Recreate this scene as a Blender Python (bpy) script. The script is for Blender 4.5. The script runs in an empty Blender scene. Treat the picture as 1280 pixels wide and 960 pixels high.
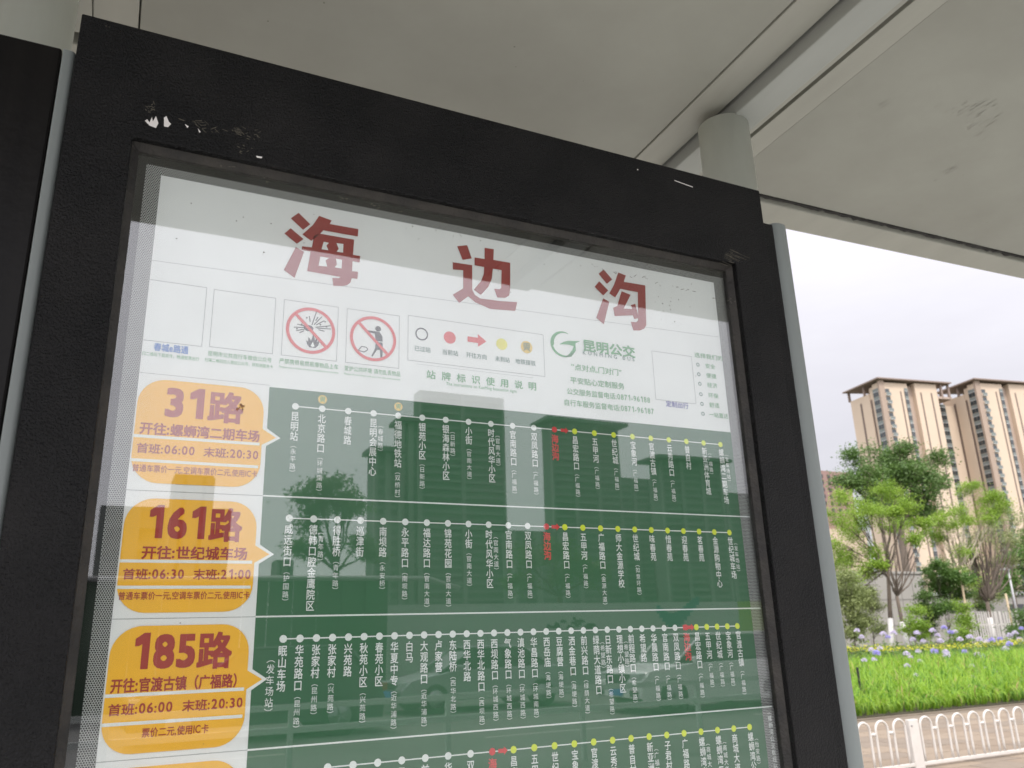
import bpy, math, random
import numpy as np
from math import radians, sin, cos, pi, hypot, atan2
from mathutils import Vector, Matrix

sc = bpy.context.scene
COL = sc.collection
rnd = random.Random(7)
rng = np.random.default_rng(7)

# ------------------------------------------------------------------ camera
YAW, PITCH, ROLL, FPX = 0.457, 0.3024, -0.032, 1019.4
CAM = np.array([-0.1365, -1.0, 1.5])
_f = np.array([sin(YAW)*cos(PITCH), cos(YAW)*cos(PITCH), sin(PITCH)])
_r = np.array([cos(YAW), -sin(YAW), 0.0])
_u = np.cross(_r, _f)
AR = cos(ROLL)*_r + sin(ROLL)*_u
AU = -sin(ROLL)*_r + cos(ROLL)*_u
cam_d = bpy.data.cameras.new("camera")
cam = bpy.data.objects.new("camera", cam_d)
COL.objects.link(cam)
cam.matrix_world = Matrix(((AR[0], AU[0], -_f[0], CAM[0]), (AR[1], AU[1], -_f[1], CAM[1]),
                           (AR[2], AU[2], -_f[2], CAM[2]), (0, 0, 0, 1)))
cam_d.sensor_width = 36.0
cam_d.lens = FPX/1280*36
cam_d.clip_start = 0.02
cam_d.clip_end = 3000
cam_d.dof.use_dof = True
cam_d.dof.focus_distance = 1.15
cam_d.dof.aperture_fstop = 11.0
sc.camera = cam

# survey helpers: where in the place does the line of sight of a photo pixel meet a plane
def ray(x, y):
    d = _f*FPX + AR*(x-640) - AU*(y-480)
    return d/np.linalg.norm(d)
def atY(x, y, Y):
    d = ray(x, y); return CAM + d*(Y-CAM[1])/d[1]
def atZ(x, y, Z):
    d = ray(x, y); return CAM + d*(Z-CAM[2])/d[2]
def S(x, y):
    p = atY(x, y, 0.0); return (p[0], p[2])
def atR(x, y, D):
    """a point whose mirror image in the sign's glass lies at depth D"""
    p = atY(x, y, D); return (p[0], -D-0.024, p[2])

# ------------------------------------------------------------------ light
SUN_EL, SUN_AZ = radians(58), radians(200)      # azimuth from +Y towards +X
sun_dir = Vector((sin(SUN_AZ)*cos(SUN_EL), cos(SUN_AZ)*cos(SUN_EL), sin(SUN_EL)))
sun_d = bpy.data.lights.new("sun", 'SUN')
sun_d.energy = 3.2
sun_d.angle = radians(12)
sun_d.color = (1.0, 0.96, 0.89)
sun = bpy.data.objects.new("sun", sun_d)
COL.objects.link(sun)
sun.rotation_euler = (-sun_dir).to_track_quat('-Z', 'Y').to_euler()

world = bpy.data.worlds.new("World")
sc.world = world
world.use_nodes = True
def build_world():
    nt = world.node_tree; nt.nodes.clear(); N = nt.nodes.new; L = nt.links.new
    out = N('ShaderNodeOutputWorld')
    sky = N('ShaderNodeTexSky'); sky.sky_type = 'NISHITA'; sky.sun_disc = False
    sky.sun_elevation = SUN_EL; sky.sun_rotation = SUN_AZ
    b1 = N('ShaderNodeBackground'); b1.inputs[1].default_value = 0.10
    L(sky.outputs[0], b1.inputs[0])
    tc = N('ShaderNodeTexCoord')
    sep = N('ShaderNodeSeparateXYZ'); L(tc.outputs['Generated'], sep.inputs[0])
    def m(op, a, b=None, c=None, clamp=False):
        n = N('ShaderNodeMath'); n.operation = op; n.use_clamp = clamp
        for i, v in enumerate((a, b, c)):
            if v is None: continue
            if isinstance(v, (int, float)): n.inputs[i].default_value = v
            else: L(v, n.inputs[i])
        return n.outputs[0]
    z = m('MAXIMUM', sep.outputs[2], 0.0)
    # cloud deck: flattened noise
    mp = N('ShaderNodeMapping'); mp.inputs['Scale'].default_value = (1.6, 1.6, 6.0)
    L(tc.outputs['Generated'], mp.inputs[0])
    nz = N('ShaderNodeTexNoise'); nz.inputs['Scale'].default_value = 1.9
    nz.inputs['Detail'].default_value = 6; nz.inputs['Roughness'].default_value = 0.55
    L(mp.outputs[0], nz.inputs['Vector'])
    cl = N('ShaderNodeMapRange'); cl.inputs[1].default_value = 0.35; cl.inputs[2].default_value = 0.65
    cl.inputs[3].default_value = 0.965; cl.inputs[4].default_value = 1.035
    L(nz.outputs['Fac'], cl.inputs[0])
    # brighter towards the veiled sun
    dt = N('ShaderNodeVectorMath'); dt.operation = 'DOT_PRODUCT'
    dt.inputs[1].default_value = sun_dir
    L(tc.outputs['Generated'], dt.inputs[0])
    g = m('ADD', m('MULTIPLY', dt.outputs['Value'], 0.5), 0.5)
    g = m('POWER', g, 2.6)
    lum = m('ADD', m('MULTIPLY', z, 0.55), m('MULTIPLY', g, 2.9))
    lum = m('ADD', lum, 0.58)
    lum = m('MULTIPLY', lum, cl.outputs[0])
    cc = N('ShaderNodeMix'); cc.data_type = 'RGBA'
    cc.inputs[6].default_value = (0.95, 0.925, 1.0, 1); cc.inputs[7].default_value = (0.975, 0.955, 1.0, 1)
    L(nz.outputs['Fac'], cc.inputs[0])
    b2 = N('ShaderNodeBackground'); L(cc.outputs[2], b2.inputs[0]); L(lum, b2.inputs[1])
    mx = N('ShaderNodeMixShader'); mx.inputs[0].default_value = 0.88
    L(b1.outputs[0], mx.inputs[1]); L(b2.outputs[0], mx.inputs[2]); L(mx.outputs[0], out.inputs[0])
build_world()
sc.view_settings.view_transform = 'Standard'
sc.view_settings.look = 'None'
sc.view_settings.exposure = 0.0
sc.view_settings.gamma = 1.0
sc.view_settings.use_curve_mapping = False
sc.render.engine = 'CYCLES'
sc.cycles.use_denoising = True
sc.cycles.max_bounces = 8
sc.cycles.transparent_max_bounces = 12
sc.cycles.sample_clamp_indirect = 8
sc.render.film_transparent = False

# ------------------------------------------------------------------ materials
def mat(name, col, rough=0.6, noise=0.0, nscale=8.0, bump=0.0, bscale=40.0, metal=0.0, spec=0.5,
        col2=None, transl=0.0, coords='Object', streak=None):
    m = bpy.data.materials.new(name); m.use_nodes = True
    nt = m.node_tree; N = nt.nodes.new; L = nt.links.new
    p = nt.nodes['Principled BSDF']
    p.inputs['Base Color'].default_value = (*col, 1)
    p.inputs['Roughness'].default_value = rough
    p.inputs['Metallic'].default_value = metal
    p.inputs['Specular IOR Level'].default_value = spec
    tc = N('ShaderNodeTexCoord')
    src = tc.outputs[coords]
    if streak:
        mp = N('ShaderNodeMapping'); mp.inputs['Scale'].default_value = streak
        L(src, mp.inputs[0]); src2 = mp.outputs[0]
    else: src2 = src
    if noise > 0 or col2:
        nz = N('ShaderNodeTexNoise'); nz.inputs['Scale'].default_value = nscale
        nz.inputs['Detail'].default_value = 5; nz.inputs['Roughness'].default_value = 0.6
        L(src2, nz.inputs['Vector'])
        mr = N('ShaderNodeMapRange'); mr.inputs[1].default_value = 0.3; mr.inputs[2].default_value = 0.7
        L(nz.outputs['Fac'], mr.inputs[0])
        mx = N('ShaderNodeMix'); mx.data_type = 'RGBA'
        c2 = col2 or tuple(c*(1-noise) for c in col)
        mx.inputs[6].default_value = (*c2, 1); mx.inputs[7].default_value = (*col, 1)
        L(mr.outputs[0], mx.inputs[0]); L(mx.outputs[2], p.inputs['Base Color'])
    if bump > 0:
        nb = N('ShaderNodeTexNoise'); nb.inputs['Scale'].default_value = bscale
        nb.inputs['Detail'].default_value = 3
        L(src, nb.inputs['Vector'])
        b = N('ShaderNodeBump'); b.inputs['Strength'].default_value = bump
        b.inputs['Distance'].default_value = 0.01
        L(nb.outputs['Fac'], b.inputs['Height']); L(b.outputs[0], p.inputs['Normal'])
    if transl > 0:
        tr = N('ShaderNodeBsdfTranslucent'); ms = N('ShaderNodeMixShader'); ms.inputs[0].default_value = transl
        if p.inputs['Base Color'].is_linked:
            L(p.inputs['Base Color'].links[0].from_socket, tr.inputs[0])
        else: tr.inputs[0].default_value = (*col, 1)
        out = nt.nodes['Material Output']
        L(p.outputs[0], ms.inputs[1]); L(tr.outputs[0], ms.inputs[2]); L(ms.outputs[0], out.inputs[0])
    return m

M = {}
M['paper'] = mat('printed_white_vinyl', (0.90, 0.90, 0.90), 0.7, noise=0.04, nscale=6, spec=0.1)
M['green'] = mat('printed_green', (0.062, 0.165, 0.088), 0.7, noise=0.05, nscale=5, spec=0.1)
M['orange'] = mat('printed_orange', (1.0, 0.535, 0.05), 0.7, spec=0.1, noise=0.04, nscale=9)
M['maroon'] = mat('printed_maroon', (0.42, 0.065, 0.055), 0.7, spec=0.1)
M['title_red'] = mat('printed_title_red', (0.33, 0.045, 0.04), 0.7, spec=0.1)
M['red'] = mat('printed_red', (0.72, 0.07, 0.07), 0.7, spec=0.1)
M['redtext'] = mat('printed_coral_text', (0.80, 0.13, 0.12), 0.7, spec=0.1)
M['yellow'] = mat('printed_yellow_dot', (0.75, 0.84, 0.06), 0.7, spec=0.1)
M['lyellow'] = mat('printed_legend_yellow', (0.83, 0.76, 0.12), 0.7, spec=0.1)
M['iconorange'] = mat('printed_metro_orange', (0.80, 0.56, 0.12), 0.7, spec=0.1)
M['ink'] = mat('printed_black_ink', (0.05, 0.05, 0.055), 0.7, spec=0.1)
M['gline'] = mat('printed_grey_rule', (0.30, 0.31, 0.31), 0.7, spec=0.1)
M['wline'] = mat('printed_white_ink', (0.86, 0.88, 0.86), 0.7, spec=0.1)
M['gtext'] = mat('printed_green_text', (0.10, 0.36, 0.14), 0.7, spec=0.1)
M['dgtext'] = mat('printed_dark_green_text', (0.05, 0.16, 0.12), 0.7, spec=0.1)
M['lgtext'] = mat('printed_light_green_band', (0.50, 0.74, 0.50), 0.7, spec=0.1)
M['blue'] = mat('printed_blue', (0.07, 0.22, 0.62), 0.7, spec=0.1)
M['violet'] = mat('printed_violet_blue', (0.12, 0.12, 0.42), 0.7, spec=0.1)

def powder():
    m = mat('black_powder_coat', (0.018, 0.018, 0.021), 0.42, spec=0.24)
    nt = m.node_tree; N = nt.nodes.new; L = nt.links.new; p = nt.nodes['Principled BSDF']
    tc = N('ShaderNodeTexCoord')
    v = N('ShaderNodeTexNoise'); v.inputs['Scale'].default_value = 340; v.inputs['Detail'].default_value = 2.5
    L(tc.outputs['Object'], v.inputs['Vector'])
    b = N('ShaderNodeBump'); b.inputs['Strength'].default_value = 0.95; b.inputs['Distance'].default_value = 0.0038
    L(v.outputs['Fac'], b.inputs['Height']); L(b.outputs[0], p.inputs['Normal'])
    n = N('ShaderNodeTexNoise'); n.inputs['Scale'].default_value = 4.5; n.inputs['Detail'].default_value = 7
    L(tc.outputs['Object'], n.inputs['Vector'])
    mr = N('ShaderNodeMapRange'); mr.inputs[1].default_value = 0.3; mr.inputs[2].default_value = 0.75
    mr.inputs[3].default_value = 0.36; mr.inputs[4].default_value = 0.62
    L(n.outputs['Fac'], mr.inputs[0]); L(mr.outputs[0], p.inputs['Roughness'])
    n2 = N('ShaderNodeTexNoise'); n2.inputs['Scale'].default_value = 9; n2.inputs['Detail'].default_value = 8
    L(tc.outputs['Object'], n2.inputs['Vector'])
    r2 = N('ShaderNodeMapRange'); r2.inputs[1].default_value = 0.45; r2.inputs[2].default_value = 0.8
    L(n2.outputs['Fac'], r2.inputs[0])
    mx = N('ShaderNodeMix'); mx.data_type = 'RGBA'
    mx.inputs[6].default_value = (0.003, 0.003, 0.0035, 1); mx.inputs[7].default_value = (0.013, 0.012, 0.012, 1)
    L(r2.outputs[0], mx.inputs[0]); L(mx.outputs[2], p.inputs['Base Color'])
    return m
M['frame'] = powder()
M['black'] = mat('flat_black_backing', (0.004, 0.004, 0.004), 0.6, spec=0.1)
M['gasket'] = mat('weathered_rubber_gasket', (0.035, 0.030, 0.024), 0.6, col2=(0.007, 0.0065, 0.006), nscale=22, bump=0.3, bscale=150)
M['post'] = mat('grey_painted_aluminium', (0.245, 0.27, 0.26), 0.45, noise=0.14, nscale=3, streak=(8, 8, 1), metal=0.0, spec=.3)
M['ceil'] = mat('off_white_canopy_panel', (0.325, 0.330, 0.290), 0.55, col2=(0.262, 0.262, 0.228), nscale=2.2, bump=0.03, bscale=3, spec=0.3)
M['trim'] = mat('cream_canopy_trim', (0.37, 0.37, 0.325), 0.5, noise=0.14, nscale=3, streak=(3, .6, 3), spec=0.3)
M['beam'] = mat('light_grey_beam_paint', (0.37, 0.385, 0.36), 0.45, noise=0.1, nscale=4, streak=(3, .6, 3), spec=0.3)
M['column'] = mat('grey_column_paint', (0.68, 0.70, 0.63), 0.45, noise=0.12, nscale=5, streak=(2, 2, .7), spec=0.35)
M['seal'] = mat('old_black_sealant', (0.03, 0.028, 0.025), 0.8, bump=0.6, bscale=60)
M['dark_panel'] = mat('brown_black_panel', (0.010, 0.009, 0.008), 0.35, col2=(0.005, 0.0045, 0.0045), nscale=3, streak=(14, 14, .5), spec=0.12, bump=0.05, bscale=90)
M['residue'] = mat('peeled_sticker_paper', (0.72, 0.69, 0.66), 0.8)
M['grime'] = mat('dried_glue_residue', (0.16, 0.145, 0.11), 0.8, noise=0.5, nscale=200)
M['rust'] = mat('rusty_brown_splash', (0.30, 0.15, 0.07), 0.8)
M['smudge'] = mat('canopy_scuff', (0.27, 0.265, 0.235), 0.7)
M['speck'] = mat('canopy_speck', (0.10, 0.09, 0.07), 0.8)
M['grey_paver'] = mat('light_granite_platform_paver', (0.50, 0.495, 0.455), 0.8, noise=0.18, nscale=9, bump=0.1, bscale=60)
M['asphalt'] = mat('pale_worn_roadway', (0.20, 0.20, 0.193), 0.85, noise=0.25, nscale=.6, bump=0.3, bscale=60)
M['ground'] = mat('city_ground', (0.12, 0.13, 0.09), 0.9, noise=0.3, nscale=.05)
M['mortar'] = mat('sandy_paver_joint', (0.17, 0.135, 0.10), 0.9, noise=0.3, nscale=6)
M['paver'] = [mat('beige_paver_a', (0.235, 0.183, 0.130), 0.8, noise=0.18, nscale=9, bump=0.1, bscale=60),
              mat('beige_paver_b', (0.21, 0.160, 0.112), 0.8, noise=0.2, nscale=7, bump=0.1, bscale=60),
              mat('beige_paver_c', (0.195, 0.155, 0.115), 0.8, noise=0.2, nscale=7, bump=0.1, bscale=60)]
M['kerb'] = mat('granite_kerb', (0.36, 0.35, 0.33), 0.8, noise=0.2, nscale=12)
M['soil'] = mat('dark_garden_soil', (0.06, 0.05, 0.03), 0.95, noise=0.4, nscale=4)
M['white_steel'] = mat('white_painted_steel', (0.56, 0.53, 0.49), 0.45, noise=0.10, nscale=7)
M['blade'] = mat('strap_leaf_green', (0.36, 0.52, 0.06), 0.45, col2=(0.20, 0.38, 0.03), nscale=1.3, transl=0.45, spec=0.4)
M['blade2'] = mat('deep_green_strap_leaf', (0.11, 0.27, 0.03), 0.5, col2=(0.07, 0.19, 0.02), nscale=1.3, transl=0.4)  # darker green leaves, mixed in by patch and chance
M['drygrass'] = mat('dry_leaf_tips', (0.36, 0.27, 0.12), 0.8, transl=0.3)
M['petal'] = mat('violet_agapanthus_petal', (0.34, 0.30, 0.72), 0.6, col2=(0.55, 0.50, 0.84), nscale=9, transl=0.35)
M['petal2'] = mat('pale_lilac_petal', (0.60, 0.54, 0.72), 0.6, col2=(0.76, 0.70, 0.82), nscale=9, transl=0.35)
M['stalk'] = mat('green_flower_stalk', (0.16, 0.28, 0.06), 0.6)
M['yflower'] = mat('yellow_hedge_bloom', (0.66, 0.62, 0.04), 0.6, transl=0.3)
M['leaf_bright'] = mat('spring_green_leaf', (0.32, 0.46, 0.06), 0.5, col2=(0.16, 0.28, 0.03), nscale=1.0, transl=0.45)
M['leaf_mid'] = mat('mid_green_leaf', (0.12, 0.22, 0.045), 0.5, col2=(0.07, 0.15, 0.025), nscale=.9, transl=0.35)
M['leaf_dark'] = mat('dark_green_leaf', (0.13, 0.22, 0.05), 0.5, col2=(0.07, 0.14, 0.03), nscale=.9, transl=0.3)
M['leaf_olive'] = mat('olive_feathery_leaf', (0.27, 0.31, 0.12), 0.6, col2=(0.19, 0.24, 0.08), nscale=1.2, transl=0.3)
M['bark'] = mat('grey_brown_bark', (0.14, 0.11, 0.085), 0.9, noise=0.4, nscale=12, bump=.4, bscale=30)
M['bark_pale'] = mat('pale_bark', (0.42, 0.37, 0.28), 0.9, noise=0.4, nscale=9)
M['limewash'] = mat('limewashed_bark', (0.66, 0.64, 0.62), 0.9, noise=0.15, nscale=9)
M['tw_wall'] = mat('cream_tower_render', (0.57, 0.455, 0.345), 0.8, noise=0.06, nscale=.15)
M['tw_wall_shade'] = mat('shade_toned_tower_render', (0.40, 0.31, 0.25), 0.8, noise=0.06, nscale=.15)  # tower render darkened in colour for the shade of the recesses
M['tw_brown'] = mat('terracotta_tower_pier', (0.36, 0.275, 0.215), 0.8, noise=0.1, nscale=.2)
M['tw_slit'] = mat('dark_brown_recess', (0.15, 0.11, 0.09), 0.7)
M['tw_roof'] = mat('brown_grey_roof_slab', (0.25, 0.19, 0.16), 0.8)
M['tw_glass'] = mat('tower_window_glass', (0.05, 0.065, 0.07), 0.12, spec=0.8, noise=.5, nscale=.6)
M['tw_pale'] = mat('pale_balcony_panel', (0.50, 0.50, 0.49), 0.6)
M['tw_mid'] = mat('grey_green_spandrel', (0.17, 0.19, 0.18), 0.6)
M['brick'] = mat('red_brown_far_block', (0.29, 0.19, 0.165), 0.8, noise=.1, nscale=.3)
M['concrete'] = mat('grey_concrete_cladding', (0.31, 0.295, 0.265), 0.85, noise=0.12, nscale=.6)
M['dkwin'] = mat('dark_opening', (0.04, 0.04, 0.045), 0.3)
M['metal'] = mat('galvanised_pole', (0.35, 0.35, 0.35), 0.5, metal=.3)
M['wood'] = mat('pale_wood_stake', (0.50, 0.40, 0.26), 0.8, noise=.3, nscale=6)
M['blackpl'] = mat('black_plastic_stake', (0.015, 0.015, 0.015), 0.5)
M['city_wall'] = mat('city_block_render', (0.17, 0.19, 0.18), 0.8, noise=.1, nscale=.1)
M['city_band'] = mat('city_block_balcony_band', (0.22, 0.24, 0.23), 0.8)
M['city_pier'] = mat('city_block_pier', (0.27, 0.29, 0.28), 0.8)
M['hoard_green'] = mat('green_hoarding_sheet', (0.03, 0.075, 0.035), 0.7)
M['hoard_white'] = mat('white_hoarding_sheet', (0.46, 0.48, 0.47), 0.6)
M['hoard_yg'] = mat('lime_hoarding_sheet', (0.30, 0.42, 0.03), 0.6)
M['teal'] = mat('teal_hoarding_mark', (0.02, 0.20, 0.22), 0.6)
M['rail'] = mat('guardrail_paint', (0.55, 0.58, 0.56), 0.5)
M['car_white'] = mat('white_car_paint', (0.82, 0.82, 0.82), 0.25, spec=0.6)
M['car_silver'] = mat('silver_car_paint', (0.42, 0.44, 0.45), 0.25, metal=.3)
M['car_dark'] = mat('dark_car_paint', (0.06, 0.065, 0.07), 0.2, spec=0.6)
M['car_glass'] = mat('car_window_glass', (0.015, 0.018, 0.02), 0.05, spec=0.8)
M['rubber'] = mat('tyre_rubber', (0.02, 0.02, 0.02), 0.8)
M['alloy'] = mat('wheel_alloy', (0.4, 0.4, 0.42), 0.3, metal=.8)
M['lamp'] = mat('headlamp_lens', (0.6, 0.62, 0.64), 0.1, spec=.8)
M['tail'] = mat('tail_lamp_lens', (0.35, 0.03, 0.02), 0.2)

def glass_mat(name, ior, tint=(0.97, 0.985, 0.975)):
    m = bpy.data.materials.new(name); m.use_nodes = True
    nt = m.node_tree; nt.nodes.clear(); N = nt.nodes.new; L = nt.links.new
    out = N('ShaderNodeOutputMaterial'); t = N('ShaderNodeBsdfTransparent'); t.inputs[0].default_value = (*tint, 1)
    g = N('ShaderNodeBsdfGlossy'); g.inputs['Roughness'].default_value = 0.0
    tc = N('ShaderNodeTexCoord'); nz = N('ShaderNodeTexNoise')
    nz.inputs['Scale'].default_value = 2.2; nz.inputs['Detail'].default_value = 1
    L(tc.outputs['Object'], nz.inputs['Vector'])
    b = N('ShaderNodeBump'); b.inputs['Strength'].default_value = 0.05; b.inputs['Distance'].default_value = 0.01
    L(nz.outputs['Fac'], b.inputs['Height']); L(b.outputs[0], g.inputs['Normal'])
    fr = N('ShaderNodeFresnel'); fr.inputs[0].default_value = ior
    # a Fresnel node inverts on back faces; take the front-face value on both
    geo = N('ShaderNodeNewGeometry')
    inv = N('ShaderNodeMath'); inv.operation = 'MULTIPLY_ADD'
    inv.inputs[1].default_value = 1/ior - ior; inv.inputs[2].default_value = ior
    L(geo.outputs['Backfacing'], inv.inputs[0])
    # n_eff = ior on the front, and 1/(1/ior) = ior behind as well
    L(inv.outputs[0], fr.inputs[0])
    mx = N('ShaderNodeMixShader'); L(fr.outputs[0], mx.inputs[0]); L(t.outputs[0], mx.inputs[1]); L(g.outputs[0], mx.inputs[2])
    # faint film of dust
    d = N('ShaderNodeBsdfDiffuse'); d.inputs[0].default_value = (0.5, 0.5, 0.48, 1)
    n2 = N('ShaderNodeTexNoise'); n2.inputs['Scale'].default_value = 7; n2.inputs['Detail'].default_value = 8
    L(tc.outputs['Object'], n2.inputs['Vector'])
    mr = N('ShaderNodeMapRange'); mr.inputs[1].default_value = 0.4; mr.inputs[2].default_value = 0.8
    mr.inputs[3].default_value = 0.002; mr.inputs[4].default_value = 0.03
    L(n2.outputs['Fac'], mr.inputs[0])
    m2 = N('ShaderNodeMixShader'); L(mr.outputs[0], m2.inputs[0]); L(mx.outputs[0], m2.inputs[1]); L(d.outputs[0], m2.inputs[2])
    L(m2.outputs[0], out.inputs[0])
    return m
M['glass'] = glass_mat('sign_glass', 1.82)

def perforated():
    m = mat('perforated_window_film', (0.62, 0.62, 0.61), 0.6, spec=0.2)
    nt = m.node_tree; N = nt.nodes.new; L = nt.links.new; p = nt.nodes['Principled BSDF']
    tc = N('ShaderNodeTexCoord'); sp = N('ShaderNodeSeparateXYZ'); L(tc.outputs['Object'], sp.inputs[0])
    def mm(op, a, b=None):
        n = N('ShaderNodeMath'); n.operation = op
        for i, v in enumerate((a, b)):
            if v is None: continue
            if isinstance(v, (int, float)): n.inputs[i].default_value = v
            else: L(v, n.inputs[i])
        return n.outputs[0]
    pitch = 0.0025
    zr = mm('MULTIPLY', sp.outputs[2], 1/(pitch*0.866))
    row = mm('FLOOR', zr); fz = mm('SUBTRACT', mm('SUBTRACT', zr, row), 0.5)
    off = mm('MULTIPLY', mm('MODULO', mm('ABSOLUTE', row), 2), 0.5)
    xr = mm('ADD', mm('MULTIPLY', sp.outputs[0], 1/pitch), off)
    fx = mm('SUBTRACT', mm('SUBTRACT', xr, mm('FLOOR', xr)), 0.5)
    d = mm('SQRT', mm('ADD', mm('MULTIPLY', fx, fx), mm('MULTIPLY', mm('MULTIPLY', fz, fz), 0.75)))
    hole = mm('LESS_THAN', d, 0.385)
    mx = N('ShaderNodeMix'); mx.data_type = 'RGBA'
    mx.inputs[6].default_value = (0.50, 0.50, 0.49, 1); mx.inputs[7].default_value = (0.006, 0.006, 0.0065, 1)
    L(hole, mx.inputs[0]); L(mx.outputs[2], p.inputs['Base Color'])
    return m
M['perf'] = perforated()

# ------------------------------------------------------------------ mesh helpers
def tag(o, label=None, cat=None, group=None, kind=None):
    if label: o['label'] = label
    if cat: o['category'] = cat
    if group: o['group'] = group
    if kind: o['kind'] = kind
    return o
def empty(name, loc=(0, 0, 0), rz=0.0, **k):
    o = bpy.data.objects.new(name, None); COL.objects.link(o)
    o.empty_display_size = 0.1
    o.location = loc; o.rotation_euler = (0, 0, rz)
    return tag(o, **k)
def link(name, me, parent=None, loc=(0, 0, 0), rot=(0, 0, 0), scale=(1, 1, 1), **k):
    o = bpy.data.objects.new(name, me); COL.objects.link(o)
    if parent: o.parent = parent
    o.location = loc; o.rotation_euler = rot; o.scale = scale
    return tag(o, **k)
def copy_tree(o, parent=None):
    c = o.copy(); COL.objects.link(c)
    if parent: c.parent = parent
    for ch in list(o.children): copy_tree(ch, c)
    return c

class MB:
    def __init__(s): s.v = []; s.f = []; s.m = []; s.mats = []; s.smooth = []
    def mi(s, m):
        if m not in s.mats: s.mats.append(m)
        return s.mats.index(m)
    def add(s, vs, fs, m, smooth=False):
        b = len(s.v); s.v += [tuple(map(float, v)) for v in vs]
        k = s.mi(m)
        for f in fs: s.f.append(tuple(b+i for i in f)); s.m.append(k); s.smooth.append(smooth)
    def box(s, a, b, m):
        (x0, y0, z0), (x1, y1, z1) = a, b
        x0, x1 = min(x0, x1), max(x0, x1); y0, y1 = min(y0, y1), max(y0, y1); z0, z1 = min(z0, z1), max(z0, z1)
        s.add([(x0, y0, z0), (x1, y0, z0), (x1, y1, z0), (x0, y1, z0), (x0, y0, z1), (x1, y0, z1), (x1, y1, z1), (x0, y1, z1)],
              [(0, 3, 2, 1), (4, 5, 6, 7), (0, 1, 5, 4), (1, 2, 6, 5), (2, 3, 7, 6), (3, 0, 4, 7)], m)
    def tube(s, pts, rad, m, n=8, caps=True):
        pts = [Vector(p) for p in pts]
        if not hasattr(rad, '__len__'): rad = [rad]*len(pts)
        rings = []; prev = None
        for i, p in enumerate(pts):
            t = (pts[min(i+1, len(pts)-1)] - pts[max(i-1, 0)]).normalized()
            if prev is None:
                a = t.cross(Vector((0, 0, 1)))
                if a.length < 0.1: a = t.cross(Vector((1, 0, 0)))
            else: a = prev - t*prev.dot(t)
            a.normalize(); prev = a; b = t.cross(a)
            rings.append([p + (a*cos(2*pi*k/n) + b*sin(2*pi*k/n))*rad[i] for k in range(n)])
        vs = [v for r in rings for v in r]; fs = []
        for i in range(len(pts)-1):
            for k in range(n):
                fs.append((i*n+k, i*n+(k+1) % n, (i+1)*n+(k+1) % n, (i+1)*n+k))
        if caps: fs += [tuple(range(n))[::-1], tuple((len(pts)-1)*n+k for k in range(n))]
        s.add(vs, fs, m, True)
    def mesh(s, name):
        me = bpy.data.meshes.new(name); me.from_pydata(s.v, [], s.f)
        for m in s.mats: me.materials.append(m)
        me.polygons.foreach_set('material_index', s.m)
        me.polygons.foreach_set('use_smooth', s.smooth)
        me.update(); return me
    def build(s, name, parent=None, bevel=0, **k):
        o = link(name, s.mesh(name), parent, **k)
        if bevel:
            b = o.modifiers.new('bevel', 'BEVEL'); b.width = bevel; b.segments = 2; b.limit_method = 'ANGLE'
        return o
def box_obj(name, a, b, m, parent=None, bevel=0, **k):
    q = MB(); q.box(a, b, m); return q.build(name, parent, bevel, **k)

def np_mesh(name, verts, faces, mats, midx=None, smooth=False):
    """verts Nx3, faces Mx4 or Mx3 arrays"""
    me = bpy.data.meshes.new(name)
    nv, (nf, k) = len(verts), faces.shape
    me.vertices.add(nv); me.vertices.foreach_set('co', verts.astype(np.float32).ravel())
    me.loops.add(nf*k); me.loops.foreach_set('vertex_index', faces.astype(np.int32).ravel())
    me.polygons.add(nf); me.polygons.foreach_set('loop_start', np.arange(0, nf*k, k, dtype=np.int32))
    me.polygons.foreach_set('loop_total', np.full(nf, k, dtype=np.int32))
    for m in mats: me.materials.append(m)
    if midx is not None: me.polygons.foreach_set('material_index', midx.astype(np.int32))
    me.update(calc_edges=True); me.validate()
    return me

# ------------------------------------------------------------------ print helpers (flat layers on the poster, x right, z up)
GLY = {}
def glyph(ch, bold):
    v, f = glyph0(ch)
    v = np.column_stack([v, np.zeros(len(v))]) if len(v) else np.zeros((0, 3))
    if bold < .004 or not len(v): return v, f
    n = 3 if bold < .011 else 4 if bold < .02 else 8
    if n == 8:
        o8 = [(1, 1), (-1, 1), (-1, -1), (1, -1), (1, 0), (0, 1), (-1, 0), (0, -1)]
        vs = [v + np.array([bold*.8*a, bold*.8*b, k]) for k, (a, b) in enumerate(o8)]
    else: vs = [v + np.array([bold*.85*cos(2*pi*k/n+.4), bold*.85*sin(2*pi*k/n+.4), k]) for k in range(n)]
    return np.concatenate(vs), [tuple(i+k*len(v) for i in p) for k in range(n) for p in f]
def glyph0(ch):
    if ch == '1': return np.array([(.27, 0), (.38, 0), (.38, .73), (.30, .73), (.10, .60), (.10, .50), (.27, .58)]), [(0, 1, 2, 3, 4, 5, 6)]
    key = ch
    if key in GLY: return GLY[key]
    c = bpy.data.curves.new('glyph', 'FONT'); c.body = ch; c.size = 1; c.resolution_u = 3
    o = bpy.data.objects.new('glyph', c); COL.objects.link(o)
    dg = bpy.context.evaluated_depsgraph_get()
    me = bpy.data.meshes.new_from_object(o.evaluated_get(dg))
    v = np.array([(p.co.x, p.co.y) for p in me.vertices]) if len(me.vertices) else np.zeros((0, 2))
    f = [tuple(p.vertices) for p in me.polygons]
    bpy.data.objects.remove(o); bpy.data.curves.remove(c); bpy.data.meshes.remove(me)
    GLY[key] = (v, f); return GLY[key]
def is_cjk(ch): return ord(ch) > 0x2E00
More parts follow.
